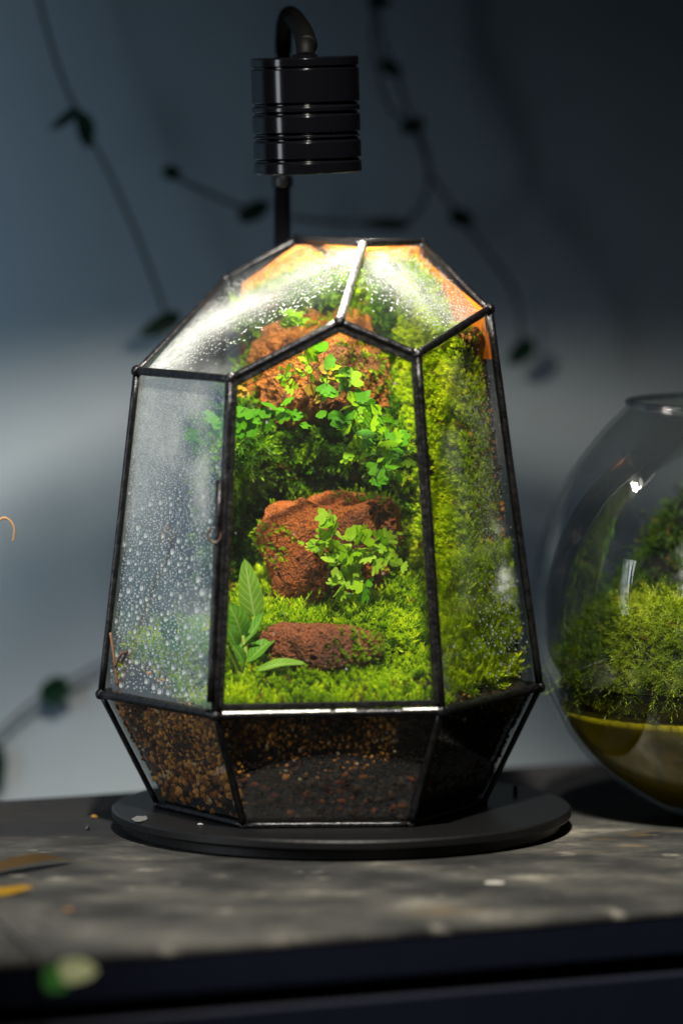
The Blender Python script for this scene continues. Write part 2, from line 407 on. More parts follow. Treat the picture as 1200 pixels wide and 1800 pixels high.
# ------------------------------------------------------------------ lamp with round base
lamp = thing('grow_lamp', 'black cylinder lamp on a gooseneck pole with a round disc base under the faceted jar', 'lamp', (0, 0, 0))
under(mesh_obj('base_ring', *lathe([(.092, .0002), (.0955, .0008), (.0955, .0042), (.092, .0048)], 96), M['disc'], smooth=False), lamp)
under(mesh_obj('base_disc', *lathe([(.094, .0048), (.0995, .0052), (.1002, .0060), (.1002, .0086), (.0994, .0094), (.060, .0095), (.03, .0095)], 128), M['disc']), lamp)
PX, PY = at(496, 400, .0925).x, .0925
colz = at(496, 328, PY).z; colt = at(496, 309, PY).z
under(mesh_obj('pole', *lathe([(.0037, .0095), (.0037, colz+.002)], 24, PX, PY), M['anod'], smooth=True), lamp)
under(mesh_obj('pole_foot', *lathe([(.0065, .0095), (.0065, .0125), (.0050, .0135)], 24, PX, PY), M['black']), lamp)
under(mesh_obj('collar', *lathe([(.0046, colz), (.0047, colz+.0005), (.0047, colt-.0005), (.0044, colt)], 24, PX, PY), M['black']), lamp)
LY = -.008
goose = [at(496, 312, PY), at(496, 220, PY), at(497, 130, PY), at(498, 80, PY-.001), at(500, 45, PY-.010), at(507, 26, .062), at(519, 32, .040), at(530, 52, .015), at(536, 78, -.004), at(537, 100, LY)]
gp = smooth_path(goose, 70)
def rib(t):
    if t > .80: return .0041
    return .0033 + .00055*math.sin(t*len(gp)*math.pi*2/5.0)
under(mesh_obj('gooseneck', *tube(gp, rib, 14), M['rubber'], smooth=True), lamp)
boot = smooth_path([at(512, 28, .055), at(522, 38, .035), at(533, 58, .010), at(540, 80, -.005)], 10)
under(mesh_obj('gooseneck_boot', *tube(boot, lambda t: .0036+.0009*math.sin(min(1, t*1.2)*math.pi/2), 16), M['rubber'], smooth=True), lamp)
hc = at(538, 200, LY); ztop = at(538, 100, LY).z; zbot = at(538, 304, LY).z
prof = [(.0195, zbot+.004), (.0200, zbot), (.0226, zbot), (.0232, zbot+.0006)]
def groove(pr, z, w=.0009, d=.0011, r=.0232):
    pr += [(r, z-w*1.3), (r-d*.4, z-w*.8), (r-d, z-w*.3), (r-d, z+w*.3), (r-d*.4, z+w*.8), (r, z+w*1.3)]
for yy in (286, 249, 240, 203, 187): groove(prof, at(538, yy, LY-.023).z+.0006)
prof += [(.0232, ztop-.0052), (.0224, ztop-.0048), (.0224, ztop-.0040), (.0232, ztop-.0036), (.0232, ztop-.0006), (.0226, ztop), (.0060, ztop), (.005, ztop+.0012)]
head = under(mesh_obj('lamp_head', *lathe(crisp(prof), 72), M['anod'], smooth=True), lamp)
me = head.data
for p in me.polygons:
    p.use_smooth = abs(p.normal.z) < .98
TILT = Matrix.Translation((hc.x, LY, hc.z)) @ Matrix.Rotation(R(-1.7), 4, 'Y') @ Matrix.Translation((0, 0, -hc.z))
me.transform(TILT)
lens = mesh_obj('lens', *lathe([(.0005, zbot+.0030), (.0192, zbot+.0030), (.0192, zbot+.0042), (.0005, zbot+.0042)], 48), M['lens']); lens.data.transform(TILT)
lens.parent = head; lens.matrix_parent_inverse = Matrix.Identity(4)
peg = atz(905, 1398, .0095)
under(mesh_obj('peg', *lathe([(.0009, .0095), (.0010, .0125), (.0007, .0138)], 12, peg.x, peg.y), M['rubber']), lamp)

# ------------------------------------------------------------------ the faceted jar
CX, CY = -.009, -.002
ANG = [R(a+2.8) for a in (-90, -30, 30, 90, 150, -150)]       # L, LF, RF, R, BR, BL
def Rad(z): return .0955-(z-.060)*.115 if z > .060 else .071+(z-.0105)/(.0495)*(.0955-.071)
def hexv(k, z, r=None): r = r or Rad(z); return Vector((CX+r*math.sin(ANG[k]), CY-r*math.cos(ANG[k]), z))
B = [hexv(k, .0107) for k in range(6)]; Q = [hexv(k, .060) for k in range(6)]
Q[0] = at(178, 1220, Q[0].y); Q[1] = at(380, 1258, Q[1].y); Q[2] = at(775, 1250, Q[2].y); Q[3] = at(948, 1208, Q[3].y)
T = dict(L=at(241, 652, -.004), LF=at(405, 666, -.070), C=at(597, 566, -.066), RF=at(733, 623, -.065), Rt=at(859, 543, .0036),
         D=at(638, 428, .0185), E=at(521, 420, .076), G=at(742, 426, .060), F=at(396, 490, .074))
jar = thing('glass_terrarium', 'faceted glass jar with black metal edges planted with moss and red rocks', 'terrarium', (CX, CY, .0095))
def bary_grid(poly, n):
    """fan-triangulated polygon with a dense grid in each triangle"""
    c = sum(poly, Vector())/len(poly); V = []; F = []; key = {}
    def add(p):
        k = (round(p.x, 6), round(p.y, 6), round(p.z, 6))
        if k not in key: key[k] = len(V); V.append(p)
        return key[k]
    for a, b in zip(poly, poly[1:]+poly[:1]):
        g = [[add(c+(a-c)*(i/n)*(1-j/max(i, 1))+(b-c)*(i/n)*(j/max(i, 1))) for j in range(i+1)] for i in range(n+1)]
        for i in range(n):
            for j in range(i+1):
                F.append((g[i][j], g[i+1][j], g[i+1][j+1]))
                if j < i: F.append((g[i][j], g[i+1][j+1], g[i][j+1]))
    return V, F
def project(v):
    d = v-CAM; f = Vector((0, math.cos(PITCH), -math.sin(PITCH))); u = Vector((0, math.sin(PITCH), math.cos(PITCH)))
    return 600+FPX*d.x/d.dot(f), 900-FPX*d.dot(u)/d.dot(f)
PANES = {}
def pane(key, poly, fogf=None):
    poly = [Vector(p) for p in poly]; c = sum(poly, Vector())/len(poly)
    n = Vector()
    for a, b in zip(poly, poly[1:]+poly[:1]): n += (a-c).cross(b-c)
    n.normalize()
    if n.dot(c-Vector((CX, CY, .13))) < 0: n = -n; poly.reverse()
    poly = [p-n*(p-c).dot(n) for p in poly]                      # one flat sheet
    poly = [c+(p-c)*(1-.0008/max(.01, (p-c).length)) for p in poly]
    PANES[key] = (c, n, poly)
    k = len(poly); th = .0016
    V = list(poly); F = [tuple(range(k))]; fm = [0]
    if fogf:
        gv, gf = bary_grid([p-n*th for p in poly], 26)
    else:
        gv, gf = [p-n*th for p in poly], [tuple(range(k))]
    V += gv; F += [tuple(i+k for i in reversed(f)) for f in gf]; fm += [1 if fogf else 0]*len(gf)
    o = under(mesh_obj('glass_pane', V, F, None, mats=[M['glass'], M['fog']], fmat=fm), jar)
    if fogf:
        vals = [0.0]*k+[fogf(*project(v)) for v in gv]
        o.data.attributes.new('fog', 'FLOAT', 'POINT').data.foreach_set('value', vals)
    return o
def nz2(x, y, s, seed=0): return noise.noise(Vector((x*s, y*s, seed)))
def fog_roofl(x, y):
    d = seg_dist((x, y), [(270, 650), (350, 580), (430, 538), (520, 492), (632, 448)])
    y -= 5; w = 26+9*nz2(x, y, .02)
    v = (.66-.48*sstep(360, 590, x))*math.exp(-(d/(w*.8))**2) + .04*math.exp(-(d/75)**2)
    d2 = seg_dist((x, y), [(280, 648), (400, 655)]); v += .16*math.exp(-(d2/22)**2)*(1+.5*nz2(x, y, .03, 5))
    return min(1, v)
def fog_roofr(x, y):
    d = seg_dist((x, y), [(650, 458), (690, 488), (740, 525), (815, 560)]); w = 27+9*nz2(x, y, .03, 2)
    return .42*math.exp(-(d/w)**2)*(1.0-.55*sstep(690, 800, x))+.02
def fog_left(x, y):
    base = .025+.17*sstep(1150, 720, y)+.07*nz2(x*2.4, y*.5, .02, 3)
    for pts, a, wd in (([(352, 810), (362, 905)], .40, 18), ([(345, 700), (300, 790)], .25, 28), ([(250, 700), (235, 900)], .24, 40), ([(350, 1090), (350, 1180)], .28, 35)):
        base += a*math.exp(-(seg_dist((x, y), pts)/wd)**2)
    for pts, a, wd in (([(330, 745), (340, 800)], .35, 14), ([(320, 860), (318, 1010)], .25, 16), ([(384, 700), (372, 1000)], .3, 12)):
        base -= a*math.exp(-(seg_dist((x, y), pts)/wd)**2)
    base *= 1-.75*sstep(1060, 1140, y)
    return max(.01, min(.8, base))
def fog_right(x, y):
    v = .004
    for pts, a, wd in (([(795, 770), (800, 830)], .42, 15), ([(850, 720), (862, 860), (868, 960)], .24, 20), ([(815, 860), (820, 1060)], .22, 16), ([(800, 650), (815, 720)], .15, 20), ([(880, 1000), (885, 1090)], .0, 25)):
        v += .42*a*(1+.6*nz2(x, y, .03, 9))*math.exp(-(seg_dist((x, y), pts)/wd)**2)
    return max(0, min(.7, v))
pane('left', [Q[0], Q[1], T['LF'], T['L']], fog_left)
pane('front', [Q[1], Q[2], T['RF'], T['C'], T['LF']], lambda x, y: .02)
pane('right', [Q[2], Q[3], T['Rt'], T['RF']], fog_right)
pane('backright', [Q[3], Q[4], T['G'], T['Rt']]); pane('back', [Q[4], Q[5], T['F'], T['E'], T['G']]); pane('backleft', [Q[5], Q[0], T['L'], T['F']])
pane('roofl', [T['L'], T['LF'], T['C'], T['D'], T['E'], T['F']], fog_roofl)
pane('roofr', [T['C'], T['RF'], T['Rt'], T['G'], T['D']], fog_roofr)
pane('top', [T['D'], T['G'], T['E']])
for k in range(6): pane('low%d' % k, [B[k], B[(k+1) % 6], Q[(k+1) % 6], Q[k]])
pane('floor', B)

def came(a, b, r, mat='came', flat=1.0):
    path = [a+(b-a)*(i/10) for i in range(11)]
    sd = random.random()*50
    v, f = tube(path, 1.0, 8)
    out = []
    for i, p in enumerate(path):
        rr = .82*r*(1+.07*noise.noise(Vector((i*.9, sd, 0))))
        for k in range(8): out.append(p+(v[i*8+k]-p)*rr)
    o = under(mesh_obj('frame_bar', out, f, M[mat], smooth=True), jar); return o
ring = [(Q[k], Q[(k+1) % 6]) for k in range(6)]
for i, (a, b) in enumerate(ring): came(a, b, .0021 if i == 1 else .0023)
for k in range(6): came(B[k], B[(k+1) % 6], .0017); came(B[k], Q[k], .0021 if k in (1, 2) else .0016)
came(Q[0], T['L'], .0019); came(Q[1], T['LF'], .0027); came(Q[2], T['RF'], .0024); came(Q[3], T['Rt'], .0021)
came(Q[4], T['G'], .0019); came(Q[5], T['F'], .0019)
came(T['L'], T['LF'], .0022); came(T['LF'], T['C'], .0022); came(T['C'], T['RF'], .0022); came(T['RF'], T['Rt'], .0022)
came(T['C'], T['D'], .0024, 'solder'); came(T['D'], T['E'], .0019, 'came'); came(T['D'], T['G'], .0019, 'came'); came(T['E'], T['G'], .0016)
came(T['E'], T['F'], .0017); came(T['F'], T['L'], .0014); came(T['G'], T['Rt'], .0014)
sv, sf = ico(2)
for p, r in [(q, .0025) for q in Q]+[(b, .002) for b in B]+[(T[k], .0026 if k in ('LF', 'RF', 'C', 'Rt', 'L') else .0020) for k in T]:
    under(mesh_obj('solder_joint', [p+v*r*(1+.12*noise.noise(v*3+p*90)) for v in sv], sf, M['came'], smooth=True), jar)
# inner door frame of the front pane, its hinge bar and the pull ring
fc, fn, fp = PANES['front']
inner = [fc+(p-fc)*.968+fn*.0012 for p in fp]
def flat_bar(name, a, b, wdt, th, n, mat):
    d = (b-a).normalized(); s = d.cross(n).normalized()*wdt/2
    V = [a-s, a+s, b+s, b-s]; V = V+[v+n*th*.9-(v-(a+b)/2).normalized()*0 for v in V]
    V = V[:4]+[a-s*.6+n*th, a+s*.6+n*th, b+s*.6+n*th, b-s*.6+n*th]
    return under(mesh_obj(name, V, [(3, 2, 1, 0), (4, 5, 6, 7), (0, 1, 5, 4), (1, 2, 6, 5), (2, 3, 7, 6), (3, 0, 4, 7)], mat), jar)
for a, b in zip(inner, inner[1:]+inner[:1]): flat_bar('door_bar', a, b, .0026, .0014, fn, M['came'])
hp = smooth_path([Q[1]+(T['LF']-Q[1])*.04+Vector((-.0026, -.0014, 0)), Q[1]+(T['LF']-Q[1])*.70+Vector((-.0026, -.0014, 0))], 6)
under(mesh_obj('hinge_bar', *tube(hp, .0016, 8), M['came'], smooth=True), jar)
rc = at(377, 941, -.080); rp = [rc+Vector((.0026*math.cos(t), .0008*math.sin(t), .0030*math.sin(t))) for t in np.linspace(0, 2*math.pi, 25)]
under(mesh_obj('pull_ring', *tube(rp, .00055, 6, False), M['stem'], smooth=True), jar)

up_n = Vector((.02, -.80, .60)).normalized()
for f0, f1 in ((.03, .505), (.53, .62), (.83, .985)):  # bright strips added on the front bar as its highlight
    flat_bar('glint_strip', Q[1]+(Q[2]-Q[1])*f0+up_n*.0016, Q[1]+(Q[2]-Q[1])*f1+up_n*.0016, .0015, .0007, up_n, M['solder'])
# orange backing boards inside the two rear panes
def board(key, zmin):
    c, n, poly = PANES[key]
    pl = [c+(p-c)*.985 for p in poly]
    cut = []
    for a, b in zip(pl, pl[1:]+pl[:1]):
        if a.z >= zmin: cut.append(a)
        if (a.z-zmin)*(b.z-zmin) < 0: cut.append(a+(b-a)*((zmin-a.z)/(b.z-a.z)))
    pl = [Vector((max(p.x, -.052 if p.z < .16 else -.044), p.y, p.z)) for p in cut]
    k = len(pl); V = [p-n*.0030 for p in pl]+[p-n*.0048 for p in pl]
    F = [tuple(range(k)), tuple(range(2*k-1, k-1, -1))]+[(i, i+k, (i+1) % k+k, (i+1) % k) for i in range(k)]
    return under(mesh_obj('back_panel', V, F, M['board']), jar)
board('back', .064); board('backright', .205)

# ------------------------------------------------------------------ soil, gravel
def sample(V, F, n):
    V = np.array([tuple(v) for v in V]); T = []
    for f in F:
        for i in range(1, len(f)-1): T.append((f[0], f[i], f[i+1]))
    T = np.array(T); a, b, c = V[T[:, 0]], V[T[:, 1]], V[T[:, 2]]; cr = np.cross(b-a, c-a); ar = np.linalg.norm(cr, axis=1)
    ix = rng.choice(len(T), n, p=ar/ar.sum()); u, v = rng.uniform(size=(2, n)); sw = u+v > 1; u[sw], v[sw] = 1-u[sw], 1-v[sw]
    return a[ix]+u[:, None]*(b-a)[ix]+v[:, None]*(c-a)[ix], cr[ix]/(ar[ix][:, None]+1e-12)
side_n = [Vector((math.sin((ANG[k]+ANG[(k+1) % 6])/2), -math.cos((ANG[k]+ANG[(k+1) % 6])/2), 0)) for k in range(6)]
side_n[4] = Vector((math.sin(R(182.8)), -math.cos(R(182.8)), 0)); side_n[5] = Vector((math.sin(R(-117.2)), -math.cos(R(-117.2)), 0))
C0 = Vector((CX, CY, 0)); cs30 = math.cos(R(30))
roofs = [PANES[k][:2] for k in ('roofl', 'roofr', 'top')]
def clampin(p, m):
    p = Vector(p)
    for _ in range(2):
        a = Rad(p.z)*cs30-m
        for n in side_n:
            d = (p-C0).dot(n)-a
            if d > 0: p -= n*d
        for c, n in roofs:
            d = (p-c).dot(n)+m
            if d > 0: p -= n*d
    return p
def floor_h(X, Y):
    u = max(0, Y+.078)
    s = sstep(-.068, -.028, X)
    h = .0632 + s*(1-sstep(.030, .056, X))*.50*min(u, .075) + (1-s)*.21*min(u, .06) + (.002+.005*sstep(-.078, -.05, Y))*noise.noise(Vector((X*48, Y*48, 3)))
    h -= .007*sstep(.030, .050, X)*sstep(-.05, -.075, Y)
    if X < -.045: h -= .006*sstep(-.045, -.06, X)*sstep(-.02, -.07, Y)*1.0
    return h
def hexr(th, z, m):
    d = Vector((math.sin(th), -math.cos(th), 0)); a = Rad(z)*cs30-m
    return min(a/max(1e-6, d.dot(n)) for n in side_n if d.dot(n) > .05)
V = []; F = []; NS = 144
lv = [.0125+.0475*i/16 for i in range(17)]
for j, z in enumerate(lv):
    for k in range(NS):
        th = 2*math.pi*k/NS; r = hexr(th, z, .0024+.0010*(1+noise.noise(Vector((math.sin(th)*9, math.cos(th)*9, z*160)))))
        V.append(Vector((CX+r*math.sin(th), CY-r*math.cos(th), z)))
for i in range(16):
    for k in range(NS): F.append((i*NS+k, i*NS+(k+1) % NS, (i+1)*NS+(k+1) % NS, (i+1)*NS+k))
base = 16*NS; NR = 26
for i in range(1, NR+1):
    f = 1-i/NR*.999
    for k in range(NS):
        th = 2*math.pi*k/NS; r = hexr(th, .062, .0036)*f
        X, Y = CX+r*math.sin(th), CY-r*math.cos(th)
        V.append(Vector((X, Y, floor_h(X, Y) if i > 0 else .06)))
for i in range(NR):
    o0 = base+i*NS; o1 = base+(i+1)*NS
    for k in range(NS): F.append((o0+k, o0+(k+1) % NS, o1+(k+1) % NS, o1+k))
nfloor0 = len(F)-NR*NS
soilV, soilF = V, F
# rear bank that the moss grows on
def bankY(X, z):
    y = .056 - max(0, (X-.010)/.05)**1.35*.085 - max(0, .150-z)*.26
    y -= .040*math.exp(-((z-.163)/.017)**2)*sstep(.045, .02, X)*sstep(-.06, -.045, X) + .018*math.exp(-((X+.047)/.012)**2)*sstep(.21, .17, z)
    y += .009*noise.noise(Vector((X*45, z*45, 11)))+.004*noise.noise(Vector((X*120, z*120, 4)))
    return y
bV = []; bF = []; NXB, NZB = 70, 76; X0, X1, Z0, Z1 = -.044, .078, .062, .252
for i in range(NXB+1):
    for j in range(NZB+1):
        z = Z0+(Z1-Z0)*j/NZB; xm = CX+Rad(z)-.0070; x0 = -.056+.014*sstep(.15, .20, z); X = x0+(xm-x0)*i/NXB
        n2 = side_n[2]; n3 = side_n[3]; a = Rad(z)*cs30
        y = max(bankY(X, z), CY+(a-.0105-(X-CX)*n2.x)/n2.y); y = min(y, CY+(a-.0030-(X-CX)*n3.x)/n3.y)
        if X < .03: q = clampin((X, y, z), .0085)
        else:
            q = Vector((X, y, z))
            for c, n in roofs:
                d = (q-c).dot(n)+.009
                if d > 0: q.z -= d/n.z
        bV.append(q)
for i in range(NXB):
    for j in range(NZB):
        a = i*(NZB+1)+j; bF.append((a, a+NZB+1, a+NZB+2, a+1))
o = mesh_obj('soil', *join([(soilV, soilF), (bV, bF)]), M['soil'], smooth=True)
tag(o, 'dark brown soil with tan grains filling the bottom of the faceted jar', 'soil', kind='stuff')
gv, gf = ico(0); gv = np.array([tuple(v) for v in gv]); gf = np.array(gf)
def rand_rot(n):
    q = rng.normal(size=(n, 4)); q /= np.linalg.norm(q, axis=1)[:, None]; w, x, y, z = q.T
    return np.stack([np.stack([1-2*(y*y+z*z), 2*(x*y-z*w), 2*(x*z+y*w)], 1), np.stack([2*(x*y+z*w), 1-2*(x*x+z*z), 2*(y*z-x*w)], 1), np.stack([2*(x*z-y*w), 2*(y*z+x*w), 1-2*(x*x+y*y)], 1)], 1)
pos = []; sc = []; gr = []
while len(pos) < 4200:
    th = rng.uniform(-R(105), R(105)); z = rng.uniform(.0135, .0605)
    dens = .25+.75*sstep(.02, .04, z)
    if rng.random() > dens: continue
    s = rng.uniform(.0007, .0015) if z > .034 else rng.uniform(.0014, .0032)
    r = hexr(th, z, .0021+s)
    pos.append((CX+r*math.sin(th), CY-r*math.cos(th), z)); sc.append(s)
    x = project(Vector(pos[-1]))[0]
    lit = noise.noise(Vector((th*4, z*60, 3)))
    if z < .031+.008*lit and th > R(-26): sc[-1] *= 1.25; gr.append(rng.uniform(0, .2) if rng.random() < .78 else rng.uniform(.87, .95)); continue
    hi = .86; gr.append(min(1, max(0, rng.uniform(0, hi*.8)+.55*lit-(.55 if th > R(24) else (.22 if th > R(-24) and z < .045 else -.18)))) if rng.random() < .988 else 1.0)  # left grains lighter, right ones darker: light put into their colour
for _ in range(900):
    X, Y = rng.uniform(-.09, .07), rng.uniform(-.08, .02)
    if not (X < -.045 or (X > .03 and Y < -.05)): continue
    q = clampin((X, Y, floor_h(X, Y)+.0006), .005); pos.append(tuple(q)); sc.append(rng.uniform(.0006, .0014)); gr.append(rng.uniform(.1, .85))
bp, _ = sample(bV, bF, 9000)
for p in bp[bp[:, 0] > np.array([CX+Rad(z)-.019 for z in bp[:, 2]])]:
    if rng.random() < .55: pos.append(tuple(p)); sc.append(rng.uniform(.0007, .0018)); gr.append(rng.uniform(0, .62))
n = len(pos); rot = rand_rot(n); loc = gv[None]*np.array(sc)[:, None, None]*rng.uniform(.7, 1.2, (n, 12, 1))
VV = np.einsum('nij,nkj->nki', rot, loc)+np.array(pos)[:, None]
FF = (gf[None]+np.arange(n)[:, None, None]*12).reshape(-1, 3)
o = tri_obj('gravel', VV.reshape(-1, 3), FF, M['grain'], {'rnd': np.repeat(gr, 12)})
tag(o, 'brown and tan clay grains pressed against the lower panes of the faceted jar', 'gravel', kind='stuff')

# ------------------------------------------------------------------ lava rocks
RV = []
def rock(name, label, c, ax, mat, seed, p=3.2, rot=(0, 0, 0), sub=6, under_cut=0):
    v, f = ico(sub); m = Matrix.Rotation(rot[2], 3, 'Z') @ Matrix.Rotation(rot[1], 3, 'Y') @ Matrix.Rotation(rot[0], 3, 'X')
    out = []; pore = []
    for d in v:
        r = (abs(d.x)**p+abs(d.y)**p+abs(d.z)**p)**(-1/p)
        q = Vector((d.x*ax[0], d.y*ax[1], d.z*ax[2]))*r
        s = q+Vector((seed, seed*.7, -seed))
        nn = 1+.25*noise.noise(s*30)-.16*max(0, 1-abs(noise.noise(s*24+Vector((5, 3, 1))))*7)+.10*noise.noise(s*75)+.060*noise.noise(s*190)+.032*noise.noise(s*420)
        q = q*nn
        if under_cut and q.z < 0: q.y += under_cut*(-q.z/ax[2])**1.3*ax[1]
        pd = 0
        for scl, rad, dep in ((200, .34, .0022), (420, .38, .0015), (760, .40, .0009)):
            dd, pts = noise.voronoi(s*scl)
            if noise.noise(pts[0]*3.7) > -.22:
                pd += dep*(.35+.65*abs(noise.noise(pts[0]*9.1))*1.6)*(1-sstep(rad*.5, rad, dd[0]))
        pore.append(min(1, pd/.0016)); q -= d*pd
        out.append(m@q+c)
    o = tri_obj(name, [tuple(q) for q in out], f, mat, {'pore': pore}, smooth=True); RV.append((np.array([tuple(q) for q in out]), np.array(f), c, ax))
    o.data.transform(Matrix.Translation(-c)); o.location = c
    tag(o, label, 'rock', 'lava rocks inside the faceted jar'); return o
RK = [(at(562, 668, .030), (.0325, .026, .028)), (at(585, 970, -.002), (.0290, .022, .0230)), (at(560, 1158, -.047), (.029, .017, .0150))]
rock('lava_rock', 'large orange porous rock under the roof with ferns hanging over it', RK[0][0], RK[0][1], M['rock2'], 3.1, 3.0, (R(22), R(-6), R(8)), under_cut=.45)
rock('lava_rock', 'square red porous rock in the middle with a bright green fern on its face', RK[1][0], RK[1][1], M['rock'], 8.4, 2.9, (R(-8), R(-7), R(-10)))
rock('lava_rock', 'small low dull red rock half sunk in front moss', RK[2][0], RK[2][1], M['rock3'], 5.2, 2.3, (R(-10), R(4), R(4)))
def in_rock(P, f=.9):
    m = np.zeros(len(P), bool)
    for c, a in RK:
        q = (P-np.array(c))/np.array(a); m |= ((np.abs(q)**3).sum(1) < f**3)
    return m

# ------------------------------------------------------------------ moss
def sprig(nl, length, ll, lw, bend, e0=20, e1=70, seed=0):
    rs = np.random.default_rng(seed); V = []; F = []; T = []
    for i in range(nl):
        t = .12+.88*(i+.5)/nl; az = i*2.39996+rs.uniform(-.3, .3); el = R(e0+(e1-e0)*t**1.5+rs.uniform(-10, 10))
        b = np.array([bend*t*t*length, 0, t*length]); rad = np.array([math.cos(az), math.sin(az), 0]); upv = np.array([bend*t*.9, 0, 1.0]); upv /= np.linalg.norm(upv)
        d = rad*math.cos(el)+upv*math.sin(el); s = np.cross(d, upv); s /= np.linalg.norm(s)+1e-9
        L = ll*(1.05-.45*abs(t-.45))*rs.uniform(.8, 1.2); k = len(V)
        V += [b, b+d*L*.45+s*lw/2, b+d*L+np.array([0, 0, -.10*L]), b+d*L*.45-s*lw/2]; F += [(k, k+1, k+2), (k, k+2, k+3)]
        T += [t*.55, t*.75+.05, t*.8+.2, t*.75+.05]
    return np.array(V), np.array(F), np.array(T)
def frames(N):
    N = N/np.linalg.norm(N, axis=1)[:, None]; a = rng.normal(size=N.shape); a -= N*(a*N).sum(1)[:, None]; a /= np.linalg.norm(a, axis=1)[:, None]
    return np.stack([a, np.cross(N, a), N], 2)
def tame(P, N, reach=.014):
    P = np.array(P); N = np.array(N); N /= np.linalg.norm(N, axis=1)[:, None]
    a = np.array([Rad(z)*cs30 for z in P[:, 2]])
    for n in side_n:
        n = np.array(n); d = (P-np.array(C0))@n-a; o = np.maximum(0, N@n)*(d > -reach); N -= n*(o*1.05)[:, None]
    for c, n in roofs:
        n = np.array(n); d = (P-np.array(c))@n; o = np.maximum(0, N@n)*(d > -reach*.9); N -= n*(o*1.05)[:, None]
    N += 1e-5; return N
def scatter(name, temps, P, N, sc, mat, label, rndf=None):
    Vs, Fs, Ts, Rs = [], [], [], []; off = 0; pick = rng.integers(0, len(temps), len(P)); Fm = frames(N); rn = rng.uniform(0, 1, len(P)) if rndf is None else rndf
    for ti, (tv, tf, tt) in enumerate(temps):
        ix = np.nonzero(pick == ti)[0]
        if not len(ix): continue
        W = np.einsum('nij,kj->nki', Fm[ix], tv)*sc[ix][:, None, None]+P[ix][:, None]
        Vs.append(W.reshape(-1, 3)); Fs.append((tf[None]+(off+np.arange(len(ix))*len(tv))[:, None, None]).reshape(-1, 3)); off += len(ix)*len(tv)
        Ts.append(np.tile(tt, len(ix))); Rs.append(np.repeat(rn[ix], len(tv)))
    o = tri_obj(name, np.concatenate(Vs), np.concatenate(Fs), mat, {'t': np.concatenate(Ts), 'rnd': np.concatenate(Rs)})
    return tag(o, label, 'moss', kind='stuff')
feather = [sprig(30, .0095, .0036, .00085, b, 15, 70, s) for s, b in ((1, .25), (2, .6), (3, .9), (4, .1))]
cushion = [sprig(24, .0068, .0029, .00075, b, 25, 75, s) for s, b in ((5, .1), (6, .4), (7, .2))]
def gap(P, s, th, seed):
    return np.array([noise.noise(Vector(p)*s+Vector((seed, 0, 0))) > th for p in P])
# rear bank
P, N = sample(bV, bF, 17000); N[N[:, 1] > 0] *= -1
sel = (P[:, 0] > .026) | (rng.random(len(P)) < .66); P, N = P[sel], N[sel]
keep = ~in_rock(P, .86)
topline = np.array([min(T['F'].z+(x-T['F'].x)/(T['E'].x-T['F'].x)*(T['E'].z-T['F'].z) if x < T['E'].x else (T['E'].z if x < T['G'].x else T['G'].z-(x-T['G'].x)*1.05), .262) for x in P[:, 0]])
keep &= P[:, 2] < topline-.011+.003*np.array([noise.noise(Vector(p)*140) for p in P])
keep &= gap(P, 60, -.42, 2)
right = P[:, 0] > .026
P0 = P.copy()
N2 = N*.8+np.array([0, -.25, .35])+rng.normal(size=N.shape)*.32
P = np.array([tuple(clampin(p, .0068 if p[0] > .026 else .0085)) for p in P]); N2 = tame(P, N2, .017)
k1 = keep & ~right; k2 = keep & right
tx = rng.uniform(T['F'].x+.004, T['G'].x+.012, 1500)
tl_ = np.interp(tx, [T['F'].x, T['E'].x, T['G'].x, T['G'].x+.0281], [T['F'].z, T['E'].z, T['G'].z, T['Rt'].z])
yb = np.interp(tx, [T['F'].x, T['E'].x, T['G'].x, T['G'].x+.0281], [.062, .064, .048, .020])
TPp = np.array([tuple(clampin((x, y-.010*u, z-.0115-.012*u), .0042)) for x, y, z, u in zip(tx, yb, tl_, rng.uniform(0, 1, 1500)**1.3)])
TPn = tame(TPp, rng.normal(size=TPp.shape)*.5+np.array([0, -.7, .6]), .010)
scatter('moss_fringe', cushion, TPp, TPn, rng.uniform(.65, 1.0, 1500), M['mossy'], 'thin band of green moss under the orange strip along the roof edge', rng.uniform(0, .8, 1500))
zz = .066+.056*rng.random(1500)**1.2; xx = rng.uniform(.040, .082, 1500)
PP = []; kk = []
for x, z in zip(xx, zz):
    n2 = side_n[2]; a = Rad(z)*cs30-.0050; y = CY+(a-(x-CX)*n2.x)/n2.y; q = clampin((x, y, z), .0046); PP.append(tuple(q))
    kk.append(noise.noise(Vector((x*60, z*60, 7)))+ .9*sstep(.066, .082, z) - .55*sstep(.064, .080, x) > -.12)
PP = np.array(PP)[kk]; NN = tame(PP, rng.normal(size=PP.shape)*.5+np.array([-.2, .1, .8]), .02)
scatter('moss_corner', cushion, PP, NN, rng.uniform(.5, .8, len(PP)), M['moss_lit'], 'low yellow green moss pressed on the lower part of the right pane', np.where(rng.random(len(PP)) < .06, .99, rng.uniform(0, .9, len(PP))))
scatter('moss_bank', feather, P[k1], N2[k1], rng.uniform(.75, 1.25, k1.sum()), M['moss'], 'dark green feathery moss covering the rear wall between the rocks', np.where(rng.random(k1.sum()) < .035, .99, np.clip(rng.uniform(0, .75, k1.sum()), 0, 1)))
scatter('moss_slope', cushion, P[k2], N2[k2], rng.uniform(.7, 1.05, k2.sum()), M['moss_lit'], 'yellow green moss with strong light in its colour, piled up against the tall right pane', rng.uniform(0, 1, k2.sum()))
cp, cn = [], []
